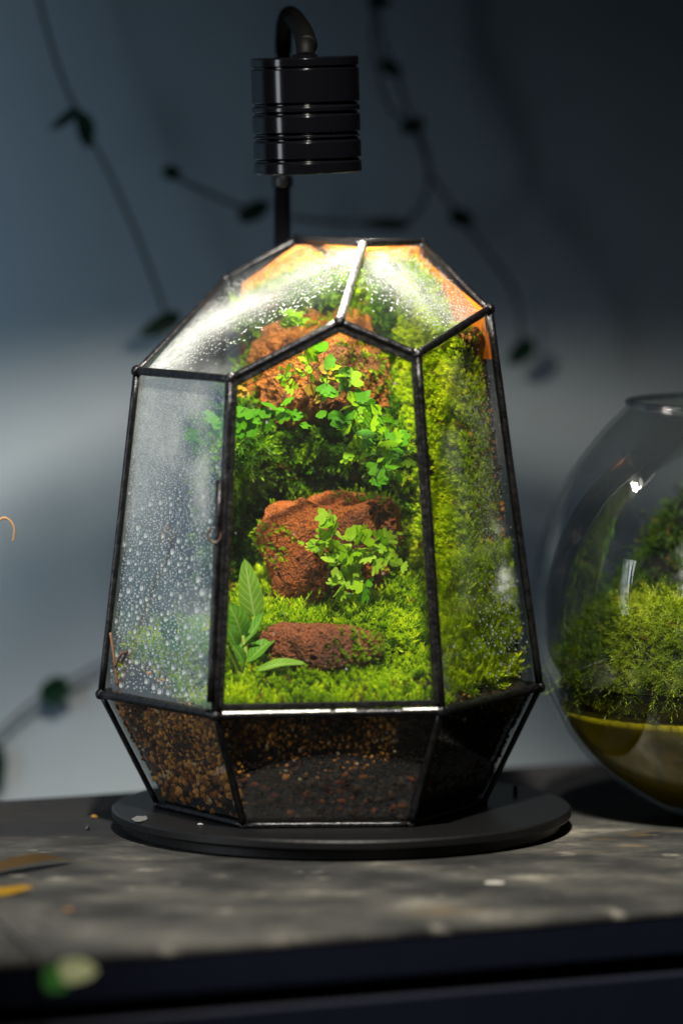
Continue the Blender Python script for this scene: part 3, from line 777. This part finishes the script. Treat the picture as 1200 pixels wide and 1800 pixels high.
for (rv, rf, c, ax), th in zip(RV, (.14, .14, .27)):
    a_, b_ = sample([Vector(v) for v in rv], [tuple(f) for f in rf], 1500); q = (a_-np.array(c))/np.array(ax)
    kk = np.array([noise.noise(Vector(p)*55+Vector((9, 0, 0)))+.42*max(0, abs(x)-.62)+.35*max(0, -z-.45) > th for p, (x, y, z) in zip(a_, q)])
    cp.append(a_[kk]-b_[kk]*.001); cn.append(b_[kk])
cp = np.concatenate(cp); cn = np.concatenate(cn)+np.array([0, -.1, .3])+rng.normal(size=cp.shape)*.3
scatter('creeping_moss', cushion, cp, cn, rng.uniform(.25, .6, len(cp)), M['mossy'], 'small green moss tufts creeping over the edges of the red rocks', rng.uniform(0, .6, len(cp)))
# floor
fl = soilF[nfloor0:]
P, N = sample(soilV, fl, 10500); N[N[:, 2] < 0] *= -1
keep = ~in_rock(P, .80)
bare = (P[:, 0] < -.050)
keep &= ~(bare & ~((np.array([noise.noise(Vector(p)*50+Vector((4, 0, 0))) for p in P]) > -.40) & (P[:, 1] < .03)))
keep &= ~((P[:, 0] > .034) & (P[:, 1] < -.050+.02*rng.random(len(P))-.01) & (rng.random(len(P)) < .8))
P[:, 0] = P[:, 0]*1.0
N2 = N+rng.normal(size=N.shape)*.4+np.array([0, -.15, .2])
Pc = np.array([tuple(clampin(p, .0052 if p[1] < -.040 else .0105)) for p in P]); N2 = tame(Pc, N2)
front = P[:, 1] < -.040
k1 = keep & front; k2 = keep & ~front
scatter('moss_carpet', cushion, Pc[k1], N2[k1], rng.uniform(.6, 1.0, k1.sum()), M['mossy'], 'bright soft green moss spread along the front pane around the small rock', np.where(rng.random(k1.sum()) < .035, .99, rng.uniform(.1, .9, k1.sum())))
scatter('moss_cushion', feather, Pc[k2], N2[k2], rng.uniform(.7, 1.15, k2.sum()), M['mossy'], 'leafy green moss mound between the square rock and the small front rock', np.where(rng.random(k2.sum()) < .035, .99, rng.uniform(0, .8, k2.sum())))

# ------------------------------------------------------------------ ferns
def fan_mesh(seed):
    rs = random.Random(seed); V = [(0, 0, 0)]; F = []; n = 12; half = R(rs.uniform(52, 72))
    lob = rs.choice((3, 4, 4, 5))
    for row, rr in ((1, .55), (2, 1.0)):
        for i in range(n+1):
            a = -half+2*half*i/n; x = i/n*lob
            e = 1 if row == 1 else (.72+.28*abs(math.sin(math.pi*x))**.5)*rs.uniform(.95, 1.05)
            r = rr*e*(1-.10*abs(a)/half)
            V.append((r*math.sin(a), r*math.cos(a), .16*r*r-.10*abs(math.sin(a))*r+(.05*math.sin(i*1.9) if row == 2 else 0)))
    for i in range(n):
        F.append((0, 2+i, 1+i)); F.append((1+i, 2+i, n+3+i, n+2+i))
    me = bpy.data.meshes.new('leaflet'); me.from_pydata(V, [], F); me.polygons.foreach_set('use_smooth', [True]*len(F)); return me
FANS = [fan_mesh(s) for s in range(7)]
FANM = {}
def fan(i, mat):
    if (i, mat) not in FANM:
        me = FANS[i].copy(); me.materials.append(M[mat]); FANM[i, mat] = me
    return FANM[i, mat]
def frill(lv, k=.45, j=12):
    return lv+[(x+random.gauss(0, j), y+random.gauss(0, j), Y+random.uniform(-.004, .003), s*random.uniform(.45, .75), random.choice((m, m, 'fernl'))) for x, y, Y, s, m in lv if random.random() < k]
def fern(label, root, leaves, group='maidenhair ferns in the faceted jar'):
    """leaves: (px, py, Y, size_px, material)"""
    rp = at(*root); t = thing('maidenhair_fern', label, 'fern', rp, group)
    nodes = [rp]; tubes = []
    order = sorted(leaves, key=lambda l: math.hypot(l[0]-root[0], l[1]-root[1]))
    for (px, py, Y, s, mat) in order:
        c = at(px, py, Y); size = s/4050*random.choice((.72, .85, 1, 1, 1.08))
        j = min(range(len(nodes)), key=lambda i: (nodes[i]-c).length+.15*(nodes[i]-rp).length); a = nodes[j]
        d = (c-a); 
        if d.length < 1e-5: d = Vector((0, 0, -1))
        d = (d.normalized()+Vector((random.gauss(0, .45), random.gauss(0, .25), random.gauss(-.15, .4)))).normalized()
        nrm = Vector((random.gauss(-.1, .50), -0.60+random.gauss(0, .34), .62+random.gauss(0, .38))); x = d.cross(nrm).normalized(); nrm = x.cross(d)
        b = c-d*size*.55
        o = bpy.data.objects.new('leaflet', fan(random.randrange(7), mat)); COL.objects.link(o); o.parent = t
        o.matrix_local = Matrix.Translation(b-rp) @ Matrix((( x.x, d.x, nrm.x), (x.y, d.y, nrm.y), (x.z, d.z, nrm.z))).to_4x4() @ Matrix.Scale(size, 4)
        mid = (a+b)/2+Vector((0, -.0006, .0012)); tubes.append(tube(smooth_path([a, mid, b], 4), .00016, 5)); nodes.append(b)
    under(mesh_obj('stalk', *join(tubes), M['stem'], smooth=True), t); return t
def cr6(pts): return [(400+x*.3, 560+y*.3) for x, y in pts]
def cr7(pts): return [(400+x*.3, 840+y*.3) for x, y in pts]
lf = cr6([(350, 490), (250, 520), (215, 560), (240, 630), (370, 560), (400, 570), (455, 630), (90, 560), (160, 580), (70, 640), (130, 645), (300, 540), (330, 580), (50, 690), (100, 600)])
fern('flat green fern spray reaching to the metal edge beside the hinge', (505, 690, -.012), [(x, y, -.020-.00008*(500-x), random.uniform(25, 33), 'fern') for x, y in lf])
lf = cr6([(540, 160), (460, 230), (510, 190), (600, 260), (640, 290), (700, 350), (740, 340), (700, 390), (680, 330), (610, 450), (575, 420), (800, 460), (740, 480), (840, 520), (650, 580), (720, 560), (870, 540), (640, 600), (690, 530), (760, 660), (700, 650), (820, 740), (860, 760), (770, 720), (880, 600), (900, 650), (940, 600), (960, 700), (715, 800), (700, 830), (870, 900), (890, 950), (1000, 780), (830, 600), (780, 540), (930, 760), (980, 860), (1010, 940), (950, 820), (1040, 700), (1000, 690), (880, 960), (1060, 850), (770, 590), (660, 640)])
sm = cr6([(360, 290), (345, 335), (370, 370), (410, 300), (430, 320), (320, 370), (360, 420), (480, 320), (500, 350), (450, 340), (550, 350), (540, 440), (560, 470), (300, 345), (470, 300), (530, 300), (580, 360), (390, 390)])
ye = cr6([(600, 300), (570, 290), (620, 330), (480, 420), (500, 430), (525, 475), (640, 340), (80, 440), (75, 410)])
fern('long green fern cascading over the orange rock beside the yellow moss slope', (555, 640, -.006),
     frill([(x, y, -.012-.00010*max(0, y-640), random.uniform(24, 34), 'fern' if random.random() < .7 else 'fernl') for x, y in lf])
     + [(x, y, -.014, random.uniform(12, 18), 'fernl') for x, y in sm] + [(x, y, -.013, random.uniform(20, 30), 'ferny') for x, y in ye])
lf = cr7([(550, 230), (580, 260), (610, 300), (640, 330), (500, 380), (530, 410), (600, 380), (560, 350), (480, 400), (750, 320), (770, 350), (820, 340), (700, 400), (850, 390), (900, 340), (950, 340), (880, 370), (960, 390), (970, 470), (940, 460), (930, 500), (880, 520), (820, 480), (760, 470), (700, 480), (680, 520), (720, 560), (740, 600), (690, 590), (640, 565), (620, 600), (640, 620), (750, 640), (800, 420), (690, 450), (640, 480), (780, 520), (840, 440), (720, 520), (910, 420), (700, 630), (600, 470)])
fern('bright lime fern clump growing from the face of the square red rock', (630, 960, -.027),
     frill([(x, y, -.034-random.uniform(0, .006), random.uniform(24, 33), 'fernp' if random.random() < .7 else 'fernl') for x, y in lf]
     + [(648, 1027, -.036, 24, 'fern'), (638, 1048, -.038, 30, 'fern')], .8))
lf = [(360, 748), (385, 760), (345, 735), (372, 740), (355, 770), (392, 745), (395, 725), (335, 765)]
fern('blurred green fern seen behind the fogged left pane', (400, 735, -.028), [(x, y, -.034, random.uniform(26, 34), 'fern') for x, y in lf])
lf = [(517, 560), (505, 566), (528, 566), (515, 572), (508, 552), (526, 556)]
fern('small round green fern tuft lying on top of the orange rock', (520, 575, .010), [(x, y, .004, random.uniform(24, 30), 'fernl') for x, y in lf])

# ------------------------------------------------------------------ broad-leaved plants
def leaf_mesh(L, W, curl, fold, seed, side=0.0, blunt=.9, nu=8, nv=14):
    V = []; F = []; uv = []; rs = random.Random(seed)
    for j in range(nv+1):
        t = j/nv; w = W/2*max(.02, math.sin(math.pi*min(1, t**blunt))**.6) if t < 1 else W*.01
        ang = curl*t
        y = L*(math.sin(ang)/curl if abs(curl) > .01 else t); z = L*((1-math.cos(ang))/curl if abs(curl) > .01 else 0)
        for i in range(nu+1):
            u = i/nu*2-1
            V.append((u*w+side*t*t*L, y, -z+fold*abs(u)*w+.04*W*math.sin(t*9+u*3+seed)*abs(u))); uv.append((i/nu, t))
    for j in range(nv):
        for i in range(nu):
            a = j*(nu+1)+i; F.append((a, a+1, a+nu+2, a+nu+1))
    return V, F, uv
def place_leaf(root, name, base, tip, Wpx, mat, nrm=(0, -.8, .5), curl=.5, fold=.25, seed=0, side=0, label=None, blunt=.9):
    b, p = at(*base), at(*tip); d = (p-b); L = d.length; d.normalize(); n = Vector(nrm); x = d.cross(n).normalized(); n = x.cross(d)
    V, F, uv = leaf_mesh(1.0, Wpx/4050/L, curl, fold, seed, side, blunt)
    tipv = Vector(V[-5]); d0 = Vector((0, tipv.y, tipv.z)); s = 1/d0.length; q = Vector((0, d0.y, d0.z)).rotation_difference(Vector((0, 1, 0)))
    m = Matrix.Translation(b) @ Matrix(((x.x, d.x, n.x), (x.y, d.y, n.y), (x.z, d.z, n.z))).to_4x4() @ q.to_matrix().to_4x4() @ Matrix.Scale(L*s, 4)
    o = mesh_obj(name, [m@Vector(v) for v in V], F, M[mat], smooth=True, uv=uv); under(o, root)
    if label: o['label'] = label
    return o
def stems(root, paths, r, mat, name='stem'):
    for pts in paths: under(mesh_obj(name, *tube(smooth_path([at(*p) for p in pts], 8), r, 8), M[mat], smooth=True), root)
pl = thing('veined_plant', 'low plant with upright veined green leaves beside the small front rock', 'plant', at(432, 1190, -.060), 'broad leaved plants in the faceted jar')
place_leaf(pl, 'leaf', (447, 1085, -.045), (430, 982, -.048), 42, 'broadp', (0, -1, .2), .35, .2, 1, label='tall pale leaf with light veins', blunt=.62)
place_leaf(pl, 'leaf', (424, 1125, -.055), (398, 1058, -.062), 44, 'broad', (.3, -.8, .5), .9, .2, 2)
place_leaf(pl, 'leaf', (418, 1142, -.058), (463, 1076, -.050), 26, 'broad', (-.5, -.6, .6), -.6, .5, 3)
place_leaf(pl, 'leaf', (430, 1130, -.056), (462, 1130, -.046), 46, 'broad', (0, -.6, .8), .8, .2, 4)
place_leaf(pl, 'leaf', (436, 1165, -.060), (484, 1122, -.054), 34, 'broad', (-.2, -.5, .9), .5, .3, 5)
place_leaf(pl, 'leaf', (446, 1180, -.062), (540, 1166, -.062), 27, 'broadp', (0, -.45, 1), .5, .25, 6, label='flat pale veined leaf lying in front of the rock')
place_leaf(pl, 'leaf', (414, 1148, -.060), (396, 1100, -.068), 34, 'broad', (.5, -.7, .5), .7, .3, 7)
place_leaf(pl, 'leaf', (430, 1172, -.062), (405, 1132, -.068), 26, 'broad', (.1, -.6, .7), .6, .3, 8)
stems(pl, [[(428, 1190, -.062), (432, 1150, -.058), (426, 1118, -.055)], [(432, 1188, -.062), (446, 1140, -.052), (447, 1085, -.046)], [(425, 1192, -.064), (412, 1160, -.064), (399, 1135, -.066)], [(438, 1190, -.062), (444, 1183, -.062), (450, 1179, -.062)]], .0011, 'gstem')
pl = thing('veined_plant', 'dark leaved plant behind the fogged left pane', 'plant', at(320, 1165, -.035), 'broad leaved plants in the faceted jar')
place_leaf(pl, 'leaf', (296, 1128, -.030), (300, 1076, -.028), 30, 'broadd', (0, -1, .3), .5, .2, 11)
place_leaf(pl, 'leaf', (322, 1130, -.040), (356, 1080, -.042), 40, 'broad', (-.2, -.9, .4), .5, .2, 12)
place_leaf(pl, 'leaf', (340, 1140, -.045), (382, 1115, -.050), 36, 'broad', (0, -.8, .6), .5, .2, 13)
place_leaf(pl, 'leaf', (325, 1145, -.040), (290, 1120, -.034), 28, 'broadd', (0, -.8, .6), .5, .2, 14)
stems(pl, [[(318, 1172, -.037), (308, 1150, -.034), (297, 1126, -.030)], [(322, 1172, -.038), (323, 1130, -.040)], [(326, 1172, -.040), (340, 1140, -.045)]], .0008, 'gstem')
tw = thing('twig', 'thin brown twig standing by the lower corner of the fogged pane', 'twig', at(205, 1200, -.012))
stems(tw, [[(206, 1205, -.014), (201, 1160, -.012), (194, 1112, -.010)], [(203, 1172, -.013), (212, 1152, -.016), (222, 1146, -.018)]], .0006, 'twig', 'branch')

# ------------------------------------------------------------------ water drops on the panes
def dome(seg=7, rings=2):
    V = []; F = []
    for i in range(rings):
        a = math.pi/2*i/rings
        for k in range(seg): th = 2*math.pi*k/seg; V.append((math.cos(a)*math.cos(th), math.cos(a)*math.sin(th), .62*math.sin(a)))
    V.append((0, 0, .62))
    for i in range(rings-1):
        for k in range(seg): F += [(i*seg+k, i*seg+(k+1) % seg, (i+1)*seg+(k+1) % seg), (i*seg+k, (i+1)*seg+(k+1) % seg, (i+1)*seg+k)]
    for k in range(seg): F.append(((rings-1)*seg+k, (rings-1)*seg+(k+1) % seg, rings*seg))
    return np.array(V), np.array(F)
dv, df = dome()
def inpoly(p, poly):
    x, y = p; r = False
    for (x0, y0), (x1, y1) in zip(poly, poly[1:]+poly[:1]):
        if (y0 > y) != (y1 > y) and x < (x1-x0)*(y-y0)/(y1-y0)+x0: r = not r
    return r
dropP, dropN, dropS = [], [], []
def drops(key, n, dens, size):
    c, nn, poly = PANES[key]; pp = [project(p-nn*.0016) for p in poly]; xs, ys = zip(*pp); k = 0; tries = 0
    cx, cy = sum(xs)/len(xs), sum(ys)/len(ys); pp = [(cx+(x-cx)*.95, cy+(y-cy)*.95) for x, y in pp]
    grid = {}
    while k < n and tries < n*14:
        tries += 1
        x, y = random.uniform(min(xs), max(xs)), random.uniform(min(ys), max(ys))
        if not inpoly((x, y), pp) or random.random() > dens(x, y): continue
        s = size(x, y); g = (int(x//12), int(y//12))
        near = [q for a in (-1, 0, 1) for b in (-1, 0, 1) for q in grid.get((g[0]+a, g[1]+b), ())]
        if any(math.hypot(q[0]-x, q[1]-y) < (q[2]+s)*4050*.8 for q in near): continue
        grid.setdefault(g, []).append((x, y, s))
        dropP.append(tuple(hit(x, y, c-nn*.0016, nn))); dropN.append(tuple(-nn)); dropS.append(s); k += 1
def ds_left(x, y):
    t = sstep(760, 1010, y); u = random.random()
    return (.00036+.00022*t)*(.7+.6*u) if random.random() > .46*t else (.0009+.0009*t)*(.55+.65*u)
drops('left', 2900, lambda x, y: (.9 if x < 325 else .45)*(1 if y < 1130 else .45)*(.5+.5*sstep(690, 850, y)), ds_left)
def rd(x, y): return seg_dist((x, y), [(270, 650), (350, 580), (430, 538), (520, 492), (632, 448)])
drops('roofl', 2600, lambda x, y: math.exp(-(rd(x, y)/27)**2)*(1 if y < 640 else .3)*(1.0 if nz2(x, y, .03) > -.25 else .35), lambda x, y: random.uniform(.0003, .00072))
def rr(x, y): return seg_dist((x, y), [(650, 458), (690, 480), (740, 510), (815, 550)])
drops('roofr', 1100, lambda x, y: math.exp(-(rr(x, y)/30)**2), lambda x, y: random.uniform(.0003, .00065))
drops('right', 800, lambda x, y: (.9*math.exp(-((x-(858+(y-900)*.08))/26)**2) if y < 1020 else .9*math.exp(-((x-880)/40)**2)*(1 if y < 1150 else .25)) if y > 660 else .02,
      lambda x, y: random.uniform(.0002, .00045) if y < 1020 or random.random() < .55 else random.uniform(.0005, .00095))
drops('front', 14, lambda x, y: .3, lambda x, y: random.uniform(.0003, .0005))
P = np.array(dropP); N = np.array(dropN); s = np.array(dropS); n = len(P)
VV = np.einsum('nij,kj->nki', frames(N), dv)*s[:, None, None]*np.concatenate([rng.uniform(.85, 1.15, (n, 1, 2)), np.ones((n, 1, 1))], 2)+P[:, None]
o = tri_obj('water_drops', VV.reshape(-1, 3), (df[None]+np.arange(n)[:, None, None]*len(dv)).reshape(-1, 3), M['drop'], smooth=True)
tag(o, 'tiny clear water drops beaded on the left, right and roof panes', 'condensation', kind='stuff')

# ------------------------------------------------------------------ round glass bowl
BX, BY = at(1276, 1060, .035).x, .035
def bz(y): return at(1290, y, BY).z
bprof = [(1440, 60), (1436, 95), (1420, 132), (1380, 196), (1340, 243), (1300, 276), (1250, 306), (1200, 328), (1150, 341), (1100, 345), (1050, 345), (1000, 339), (950, 327), (900, 308), (850, 283), (800, 248), (760, 214), (740, 194), (730, 184), (722, 178)]
k2 = 2.39/9500
outer = smooth_path([Vector((r*k2, 0, bz(y))) for y, r in bprof], 3); z0 = outer[0].z
outer = [(p.x, p.z-z0+.0006) for p in outer]
TH = .0022
innr = []
for i, (r, z) in enumerate(outer):
    a, b = outer[max(0, i-1)], outer[min(len(outer)-1, i+1)]; d = Vector((b[0]-a[0], b[1]-a[1])).normalized(); innr.append((r-d.y*TH, z+d.x*TH))
bowl = thing('glass_bowl', 'round clear glass bowl half filled with moss and olive water', 'bowl', (BX, BY, 0))
rimr, rimz = outer[-1]
prof = [(.0005, .0006)]+outer+[(rimr+.0004, rimz+.0008), (rimr-.0006, rimz+.0018), (rimr-.0020, rimz+.0012)]+[q for q in reversed(innr) if q[1] > .004]+[(.0005, .0040)]
under(mesh_obj('bowl_wall', *lathe(prof, 128, BX, BY), M['bowl'], smooth=True), bowl)
rp = [Vector((BX+(rimr-.0007)*math.cos(t), BY+(rimr-.0007)*math.sin(t), rimz+.0012)) for t in np.linspace(0, 2*math.pi, 97)]
under(mesh_obj('rim', *tube(rp, .0014, 8, False), m_glass('rim_glass', (.80, .82, .84), f0=1.9), smooth=True), bowl)
def inner_r(z):
    zs = [q[1] for q in innr]; rs = [q[0] for q in innr]; return float(np.interp(z, zs, rs))
zw = bz(1252)-z0+.0006
wp = [(.0005, .0050)]+[(r-.0006, z) for r, z in innr if .0055 < z < zw]+[(inner_r(zw)-.0006, zw), (.0005, zw)]
o = mesh_obj('water', *lathe(wp, 96, BX, BY), M['water'], smooth=True); tag(o, 'olive brown water standing in the bottom of the round bowl', 'water', kind='stuff')
# dark stone mass under the moss and a mossy hill
ztop = bz(920)-z0; zbase = bz(1196)-z0
def hill(X, Y):
    """local coords from bowl axis"""
    r = math.hypot(X, Y); e = inner_r(zbase+.004)-.004
    back = .078*math.exp(-((X+.010)/.038)**2-((Y-.026)/.034)**2)
    front = .032*sstep(e, e*.62, r)
    h = max(back, front)+.004*noise.noise(Vector((X*70, Y*70, 2)))
    return zbase+h*sstep(e, e*.86, r)
V = []; F = []; NR = 34; NS = 96
e = inner_r(zbase+.004)-.0045
for i in range(NR+1):
    for k in range(NS):
        th = 2*math.pi*k/NS; r = e*(1-i/NR*.998)
        X, Y = r*math.cos(th), r*math.sin(th); z = hill(X, Y); q = inner_r(z)-.005
        if r > q: X *= q/r; Y *= q/r
        V.append(Vector((BX+X, BY+Y, z)))
for i in range(NR):
    for k in range(NS): F.append((i*NS+k, i*NS+(k+1) % NS, (i+1)*NS+(k+1) % NS, (i+1)*NS+k))
hv, hf = V, F
under_z = bz(1262)-z0
sk = []
for i, z in enumerate(np.linspace(zbase, zw+.0008, 5)):
    for k in range(NS):
        th = 2*math.pi*k/NS; r = e*(1-.03*i)+.0012*noise.noise(Vector((math.cos(th)*5, math.sin(th)*5, z*90)))
        r = min(r, inner_r(z)-.0028); sk.append(Vector((BX+r*math.cos(th), BY+r*math.sin(th), z)))
skf = [(i*NS+k, (i+1)*NS+k, (i+1)*NS+(k+1) % NS, i*NS+(k+1) % NS) for i in range(4) for k in range(NS)]
o = mesh_obj('soil_mound', *join([(hv, hf), (sk, skf)]), M['dark'], smooth=True); tag(o, 'black wet mound carrying the moss inside the round bowl', 'soil', kind='stuff')
P, N = sample(hv, hf, 9000); N[N[:, 2] < 0] *= -1
keep = gap(P, 55, -.35, 7)
strand = [sprig(22, .0105, .0032, .00040, b, 10, 55, s) for s, b in ((21, .5), (22, 1.1), (23, .2))]
N2 = N+rng.normal(size=N.shape)*.55; N2 /= np.linalg.norm(N2, axis=1)[:, None]
rr_ = np.hypot(P[:, 0]-BX, P[:, 1]-BY); u_ = np.stack([(P[:, 0]-BX)/rr_, (P[:, 1]-BY)/rr_, rr_*0], 1)
near_ = rr_ > np.array([inner_r(z) for z in P[:, 2]])-.013; N2 -= u_*(np.maximum(0, (N2*u_).sum(1))*near_*1.25)[:, None]
hillk = keep & ((P[:, 2] > zbase+.036) | (P[:, 1] > BY-.010) | (P[:, 0] < BX-.050)); ledge = keep & ~hillk
scatter('bowl_moss', strand, P[hillk], N2[hillk], rng.uniform(.45, .85, hillk.sum()), M['moss_shade'], 'fine green moss on the hill inside the round bowl, coloured dark for its shade')
scatter('bowl_ledge_moss', strand, P[ledge], N2[ledge], rng.uniform(.45, .9, ledge.sum()), M['mossb'], 'wispy olive yellow moss on the front ledge inside the round bowl')
# hanging roots below the moss ledge
ths = rng.uniform(R(175), R(330), 380); zs = rng.uniform(zbase-.004, zbase+.014, 380)
P = np.array([(BX+(min(e, inner_r(z)-.005))*math.cos(t), BY+(min(e, inner_r(z)-.005))*math.sin(t), z) for t, z in zip(ths, zs)])
N2 = np.stack([-np.cos(ths)*.35, -np.sin(ths)*.35, -np.ones(380)], 1)+rng.normal(size=(380, 3))*.3
scatter('moss_roots', strand, P, N2, rng.uniform(.5, .95, 380), M['mossb'], 'thin olive moss strands trailing down inside the round bowl', rng.uniform(0, .5, 380))

# ------------------------------------------------------------------ vines in front of the wall
VP = p0+wn*.034
def onw(px, py): return hit(px, py, VP if py < 1000 else p0+wn*.006, wn)
def vine(label, pts, leaves, r=.0009, mat='vine', grp='thin vines hanging in front of the wall'):
    path = [onw(*p) for p in pts]; t = thing('vine', label, 'vine', path[0], grp)
    under(mesh_obj('stem', *tube(smooth_path(path, 10), r, 8), M['vstem'], smooth=True), t)
    for i, (bx, by, tx, ty, w) in enumerate(leaves):
        b, p = onw(bx, by)+wn*.001, onw(tx, ty)+wn*.004; d = p-b; L = d.length; d.normalize(); n = wn.copy(); x = d.cross(n).normalized(); n = x.cross(d)
        V, F, uv = leaf_mesh(1.0, w/3600/L, .5, .15, i, 0, .8, 6, 8)
        m = Matrix.Translation(b) @ Matrix(((x.x, d.x, n.x), (x.y, d.y, n.y), (x.z, d.z, n.z))).to_4x4() @ Matrix.Scale(L, 4)
        under(mesh_obj('leaf', [m@Vector(v) for v in V], F, M[mat], smooth=True, uv=uv), t)
vine('dark vine with drooping leaf pairs hanging on the bright side of the wall', [(20, -420), (60, -60), (85, 60), (115, 150), (150, 225), (190, 300), (235, 400), (270, 490), (292, 555)],
     [(140, 188, 88, 228, 20), (140, 195, 158, 262, 34), (318, 552, 246, 590, 34)], .0010)
vine('vine with three dark leaf knots falling behind the lamp towards the round bowl', [(640, -420), (660, -40), (668, 60), (690, 120), (725, 215), (760, 310), (810, 385), (860, 450), (905, 520), (918, 610)],
     [(664, 108, 706, 132, 28), (700, 228, 748, 212, 30), (786, 376, 832, 390, 32), (935, 598, 890, 640, 40), (640, 2, 690, 4, 22)], .0010)
vine('looped vine curling back on itself behind the peak of the faceted jar', [(665, -420), (655, 0), (660, 110), (685, 190), (735, 230), (752, 290), (745, 350), (710, 390), (640, 392), (560, 388), (500, 380)],
     [(720, 395, 630, 392, 22)], .0010)
vine('short vine with a dark tip behind the lamp pole', [(284, 300), (330, 322), (390, 350), (440, 370)], [(284, 300, 316, 306, 28), (415, 384, 478, 356, 34)], .0010)
vine('low vine with one dark leaf coming from the table beside the faceted jar', [(-30, 1310), (0, 1285), (50, 1240), (100, 1208), (180, 1165), (240, 1130)], [(70, 1230, 118, 1192, 46), (100, 1224, 110, 1196, 40), (-14, 1300, -2, 1400, 40)], .0010)
t = thing('dried_tendril', 'curled tan dry tendril poking in over the table edge', 'tendril', at(-60, 1440, .02))
under(mesh_obj('stem', *tube(smooth_path([at(-60, 1444, .02), at(-58, 1250, .02), at(-45, 1050, .01), at(-22, 945, 0), at(0, 914, 0), at(14, 912, 0), at(25, 928, 0), at(23, 953, 0)], 8), lambda t: .0009-.0006*t, 6), M['tan'], smooth=True), t)

# sprig hanging over the front edge of the table
tp = [atz(-60, 1560, .0012), atz(0, 1618, .0012), atz(34, 1652, .0012)]
edge = tb((atz(50, 1676, 0)-front0).dot(TD), 0, .0012); tp += [edge, edge+Vector((.004, -.006, -.006)), at(104, 1712, edge.y-.014)]
t = thing('trailing_sprig', 'small sprig with one pale and one green leaf over the table front', 'plant', tp[0])
under(mesh_obj('stem', *tube(smooth_path(tp, 8), .0007, 8), M['vstem'], smooth=True), t)
Yt = tp[-1].y
place_leaf(t, 'leaf', (98, 1708, Yt), (172, 1705, Yt-.006), 38, 'pale', (0, -1, .25), .3, .1, 1, label='pale cream green leaf', blunt=.8)
place_leaf(t, 'leaf', (116, 1706, Yt), (80, 1740, Yt-.004), 44, 'greenl', (0, -1, .3), .3, .1, 2, label='dark green leaf', blunt=.8)

# crumbs and bits on the table and disc
cv, cf = ico(1)
def crumb(px, py, z, rx, ry, rz, mat, label, name='crumb'):
    c = atz(px, py, z); s = random.random()*40
    o = mesh_obj(name, [Vector((v.x*rx, v.y*ry, v.z*rz+rz*.8))*(1+.4*noise.noise(v*1.7+Vector((s, 0, 0)))) for v in cv], cf, M[mat]); o.location = c
    tag(o, label, 'crumb', 'crumbs lying around the jar'); return o
crumb(246, 1440, .0096, .0034, .0080, .0003, 'smear', 'pale smear on the disc beside the lowest pane')  # pale colour gives a smudge and its sheen
crumb(430, 1441, .0096, .0026, .0022, .0006, 'crumb', 'pale bit standing for a smudge sheen on the disc close to the jar foot')  # sheen of a smudge made as a pale bit
crumb(352, 1450, .0096, .0012, .0010, .0004, 'crumb', 'tiny pale speck on the disc')
crumb(122, 1602, .0003, .0022, .0020, .0009, 'twig', 'brown crumb on the worn table top')
crumb(870, 1552, .0002, .0042, .0040, .0002, 'crumb', 'white glint laid as a flake on the table in front of the disc')  # pale flake stands in for a glint on the table top
crumb(166, 1437, .0003, .0014, .0010, .0006, 'ochre', 'small ochre crumb near the table back')
crumb(155, 1458, .0003, .0010, .0010, .0010, 'dark', 'black crumb on the table beside the disc')
crumb(1015, 1362, .0003, .0010, .0010, .0010, 'dark', 'black crumb between the disc and the round bowl')
lfp = thing('dry_leaf', 'curled yellow dry leaf and its shadow piece lying on the dark table top', 'leaf', atz(10, 1555, 0))
def onT(x, y, h): p = atz(x, y, h); return (x, y, p.y)
def flat_leaf(a, b, wdt, mat, curl, seed):
    A, Bq = atz(*a), atz(*b); px = project(A), project(Bq)
    return place_leaf(lfp, 'blade', (px[0][0], px[0][1], A.y), (px[1][0], px[1][1], Bq.y), wdt, mat, (0.1, -.25, 1), curl, .25, seed)
flat_leaf((-60, 1566, .0012), (60, 1560, .0030), 38, 'ochrel', -.5, 3)
flat_leaf((-40, 1540, .0012), (128, 1512, .0012), 34, 'leaf_shadow', .4, 5)  # dark blade laid as the shadow beside the yellow leaf
